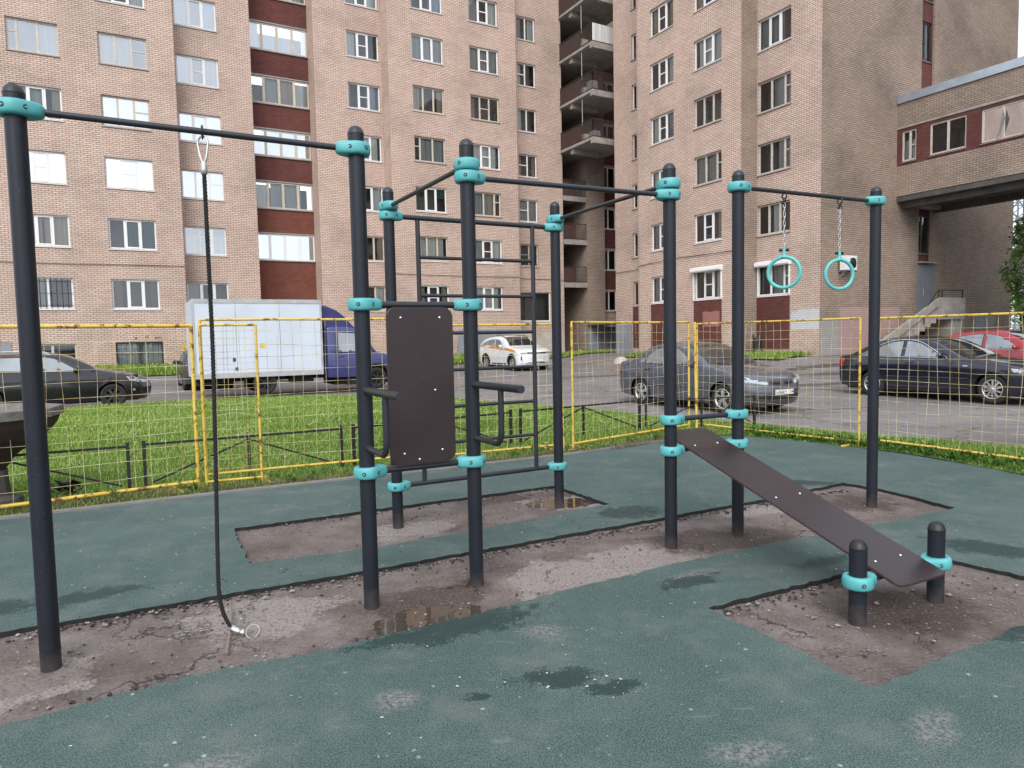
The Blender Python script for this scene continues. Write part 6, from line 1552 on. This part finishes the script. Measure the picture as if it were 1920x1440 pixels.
for sg in (1, -1): c.end_patch([(sg*.50, .64), (sg*.98, .64), (sg*.98, .84), (sg*.50, .84)], 'tail_light', M['red_lamp'], False)
c.end_patch([(-.98, .40), (.98, .40), (.98, .55), (-.98, .55)], 'bumper', M['trim'], False, .02)
# ---- blue cab box lorry -------------------------------------------
blu = paint('blue_lorry_paint', (.030, .034, .145), .18, .35)
prof = [(.12, .36), (.02, .44), (.0, .58), (.05, .74), (.14, .92), (.5, 1.08), (.85, 1.18), (.98, 1.22), (1.25, 1.58), (1.45, 1.86), (1.6, 1.96), (1.95, 2.02), (2.35, 2.03), (2.56, 2.0), (2.60, 1.8), (2.60, 1.2), (2.60, .6), (2.58, .42)]
tz_ = .1; fw = Vector((-7.5, 21.11, 0))+UD*3.5
c = Car('box_lorry', 'small box lorry with dented white body, blue bonneted cab and wind deflector', 'lorry', HU, (fw.x, fw.y, tz_), 2.6, 2.0, .98, 9.0, .345, prof, 1.18, blu, tum=.10, kf=.30, kr=.02, sill=.40, arch=.09)
c.arcs = lambda: [(2.5, .42), (c.xf+c.ra*1.0, .42)] + [(c.xf+c.ra*math.cos(t), c.rw+c.ra*math.sin(t)) for t in [.17+(math.pi-.34)*i/14 for i in range(15)]]
_z = c.zb; c.xr = 2.4
c.body('cab'); c.xr = 4.48
c.wheels(6, 'tyre', .60)
c.glassband(1.0, 1.52, .90, .88, 'windshield', M['car_glass'])
windows(c, [[(1.30, 1.24), (1.50, 1.56), (1.66, 1.80), (2.22, 1.84), (2.22, 1.22)]], frame=True)
c.line([(1.20, 1.2), (1.18, .9), (1.22, .55)], 'door_seam', M['trim'], .006); c.line([(2.32, 1.9), (2.32, 1.2), (2.28, .5)], 'door_seam', M['trim'], .006); c.handle(2.15, 1.08, M['trim'])
c.mirror(1.22, 1.35, M['trim'], sc=(.35, .6, 1.3), r=.14)
for sg in (1, -1): c.end_patch([(sg*.55, .70), (sg*.9, .70), (sg*.9, .88), (sg*.55, .88)], 'headlight', M['lamp'])
c.end_patch([(-.45, .66), (.45, .66), (.45, .88), (-.45, .88)], 'grille', M['trim']); c.end_patch([(-.98, .38), (.98, .38), (.98, .58), (-.98, .58)], 'bumper', M['trim'], True, .03)
c.patch([(c.xf+(c.ra+.07)*math.cos(R(t)), c.rw+(c.ra+.07)*math.sin(R(t))) for t in range(10, 171, 10)]+[(c.xf+(c.ra+.004)*math.cos(R(t)), c.rw+(c.ra+.004)*math.sin(R(t))) for t in range(170, 9, -10)], 'arch_trim', M['trim'], .008)
def tb(m, x0, x1, y0, y1, z0, z1): m.add([c.P(x, y, z) for z in (z0, z1) for x, y in ((x0, y0), (x1, y0), (x1, y1), (x0, y1))], [[0, 1, 2, 3], [7, 6, 5, 4], [4, 5, 1, 0], [5, 6, 2, 1], [6, 7, 3, 2], [7, 4, 0, 3]])
m = MB(); m.smooth = True   # wind deflector: swept wedge over the cab
ns = 9
for (xa, xb) in ((0, 0),):
    V = []; pr = [(1.50, 2.02), (1.62, 2.14), (1.82, 2.36), (2.1, 2.58), (2.45, 2.72), (2.62, 2.74)]
    for x, z in pr:
        hw_ = .86-.10*(2.62-x)
        for k in range(ns):
            t = -1+2*k/(ns-1); V.append(c.P(x+.10*t*t, hw_*t, z-.05*t**4))
    m.add(V, [[i*ns+k, i*ns+k+1, (i+1)*ns+k+1, (i+1)*ns+k] for i in range(len(pr)-1) for k in range(ns-1)])
    for k in (0, ns-1):
        n_ = len(m.v); m.v += [V[i*ns+k] for i in range(len(pr))]+[c.P(2.62, (.86 if k else -.86), 2.02)]; m.f.append([n_+i for i in range(len(pr)+1)]); m.mi.append(0); m.sm.append(False)
m.build('wind_deflector', blu, c.root)
X0, X1, HB = 2.74, 6.42, 1.03
wb = simple('lorry_box_panel', (.55, .60, .67), .45, var=.06, scale=1.2)
m = MB(); nx, nz = 42, 20; m.smooth = True
zB, zT = .56, 2.84
for sg in (1, -1):
    V = []
    for j in range(nz+1):
        for i in range(nx+1):
            x = X0+(X1-X0)*i/nx; z = zB+(zT-zB)*j/nz; e = min(i, nx-i, j, nz-j) > 0
            V.append(c.P(x, sg*(HB+(.010*mnoise.noise(Vector((x*1.3, z*1.3, sg))) if e else 0)), z))
    m.add(V, [[j*(nx+1)+i, j*(nx+1)+i+1, (j+1)*(nx+1)+i+1, (j+1)*(nx+1)+i] for j in range(nz) for i in range(nx)])
m.smooth = False
m.add([c.P(x, y, z) for z in (zB, zT) for x, y in ((X0, -HB), (X1, -HB), (X1, HB), (X0, HB))], [[0, 1, 2, 3], [7, 6, 5, 4], [0, 4, 5, 1][::-1] if False else [0, 3, 7, 4], [1, 5, 6, 2]])
bo = m.build('cargo_box', wb, c.root)
m = MB()
for sg in (1, -1):
    y0, y1 = (HB, HB+.018) if sg > 0 else (-HB-.018, -HB)
    tb(m, X0-.01, X1+.01, y0, y1, zB-.02, zB+.13); tb(m, X0-.01, X1+.01, y0, y1, zT-.10, zT+.015); tb(m, X0-.012, X0+.05, y0, y1, zB+.13, zT-.10); tb(m, X1-.05, X1+.012, y0, y1, zB+.13, zT-.10)
m.build('edge_strip', simple('box_edging', (.42, .43, .43), .5, .3, var=.2, scale=3), bo)
m = MB()
for x in (4.0, 5.25): tb(m, x, x+.012, HB-.0, HB+.006, zB+.14, zT-.11)
m.build('panel_joint', M['tin'], bo)
m = MB(); tb(m, 5.30, 5.38, HB-.002, HB+.012, 1.02, 1.14); tb(m, 5.24, 5.32, HB-.002, HB+.012, .76, .85); m.build('marker', M['trim'], bo)
m = MB()
for y in (-.38, .38): tb(m, 2.5, 6.35, y-.05, y+.05, .40, .56)
for x in (3.1, 3.9, 5.6, 6.3): tb(m, x, x+.08, -.95, .95, .46, .56)
tb(m, 3.0, 3.7, .45, .85, .30, .52); tb(m, 5.0, 5.06, .7, .98, .18, .56); tb(m, 6.28, 6.36, -.95, .95, .34, .42); m.tube([c.P(3.7, .9, .36), c.P(4.0, .92, .38), c.P(4.1, .92, .40)], .02, 6)
m.build('chassis', M['under'], c.root)
m = MB(); ph = [c.P(c.xr+.44*math.cos(R(t)), .97, .345+.44*math.sin(R(t))) for t in range(15, 170, 12)]; ph2 = [c.P(c.xr+.44*math.cos(R(t)), .70, .345+.44*math.sin(R(t))) for t in range(15, 170, 12)]
m.add(ph+ph2, [[i, i+1, len(ph)+i+1, len(ph)+i] for i in range(len(ph)-1)]); m.build('mudguard', M['under'], c.root)

# small marks on the walls
for i, tx_ in enumerate(('и', 'м', 'мп')): lettering(tx_, B(.55+.42*i, 36.64, 1.93+.06*(i % 2)), UD, UP, .22, M['rail'], lh, name='graffiti')
lettering('[=]', B(25.63, 20.75, 2.55), -VD, UP, .26, M['petal'], rh, name='graffiti')
# ================================================================ camera, sky, sun
F_, PIT, ROL = 1305.5, R(3.776), R(-1.16)
f = Vector((0, math.cos(PIT), -math.sin(PIT))); rt_ = Vector((1, 0, 0)); u_ = rt_.cross(f)
RT = rt_*math.cos(ROL)+u_*math.sin(ROL); U_ = -rt_*math.sin(ROL)+u_*math.cos(ROL)
cd = bpy.data.cameras.new('camera'); cam = bpy.data.objects.new('camera', cd); COL.objects.link(cam)
cd.sensor_width = 36; cd.lens = F_/1920*36; cd.clip_start = .05; cd.clip_end = 3000
mw = Matrix((RT, U_, -f)).transposed().to_4x4(); mw.translation = Vector((0, 0, 1.65)); cam.matrix_world = mw
scene.camera = cam
SUN_EL, SUN_AZ = 42, 187     # degrees; azimuth from +Y clockwise: behind the viewer
w = bpy.data.worlds.new('World'); scene.world = w; w.use_nodes = True; nt = w.node_tree; nt.nodes.clear()
sky = nt.nodes.new('ShaderNodeTexSky'); sky.sky_type = 'NISHITA'; sky.sun_disc = False; sky.sun_elevation = R(SUN_EL); sky.sun_rotation = R(SUN_AZ); sky.air_density = 1.0; sky.dust_density = 3.0; sky.ozone_density = 1.0
# overcast: the clear-sky colour is greyed by cloud
hs = nt.nodes.new('ShaderNodeHueSaturation'); hs.inputs['Saturation'].default_value = .32; nt.links.new(sky.outputs[0], hs.inputs['Color'])
tc = nt.nodes.new('ShaderNodeTexCoord'); cn = nt.nodes.new('ShaderNodeTexNoise'); cn.inputs['Scale'].default_value = 3; cn.inputs['Detail'].default_value = 6; nt.links.new(tc.outputs['Generated'], cn.inputs['Vector'])
cr = nt.nodes.new('ShaderNodeValToRGB'); cr.color_ramp.elements[0].position = .35; cr.color_ramp.elements[0].color = (4.6, 5.15, 6.1, 1); cr.color_ramp.elements[1].position = .7; cr.color_ramp.elements[1].color = (9.6, 10.2, 11.2, 1); nt.links.new(cn.outputs['Fac'], cr.inputs['Fac'])
mx = nt.nodes.new('ShaderNodeMix'); mx.data_type = 'RGBA'; mx.inputs['Factor'].default_value = .75; nt.links.new(hs.outputs[0], mx.inputs['A']); nt.links.new(cr.outputs[0], mx.inputs['B'])
bg = nt.nodes.new('ShaderNodeBackground'); bg.inputs['Strength'].default_value = .115; nt.links.new(mx.outputs['Result'], bg.inputs['Color'])
wo = nt.nodes.new('ShaderNodeOutputWorld'); nt.links.new(bg.outputs[0], wo.inputs[0])
sl_ = bpy.data.lights.new('sun', 'SUN'); sl_.energy = 1.3; sl_.angle = R(35); sl_.color = (1, .965, .93)
so = bpy.data.objects.new('sun', sl_); COL.objects.link(so)
d = Vector((math.sin(R(SUN_AZ))*math.cos(R(SUN_EL)), math.cos(R(SUN_AZ))*math.cos(R(SUN_EL)), math.sin(R(SUN_EL))))
so.rotation_euler = d.to_track_quat('Z', 'Y').to_euler()
scene.view_settings.view_transform = 'Standard'; scene.view_settings.look = 'None'; scene.view_settings.exposure = 0.88; scene.view_settings.gamma = 1
scene.cycles.max_bounces = 8; scene.cycles.transparent_max_bounces = 12; scene.cycles.use_denoising = True
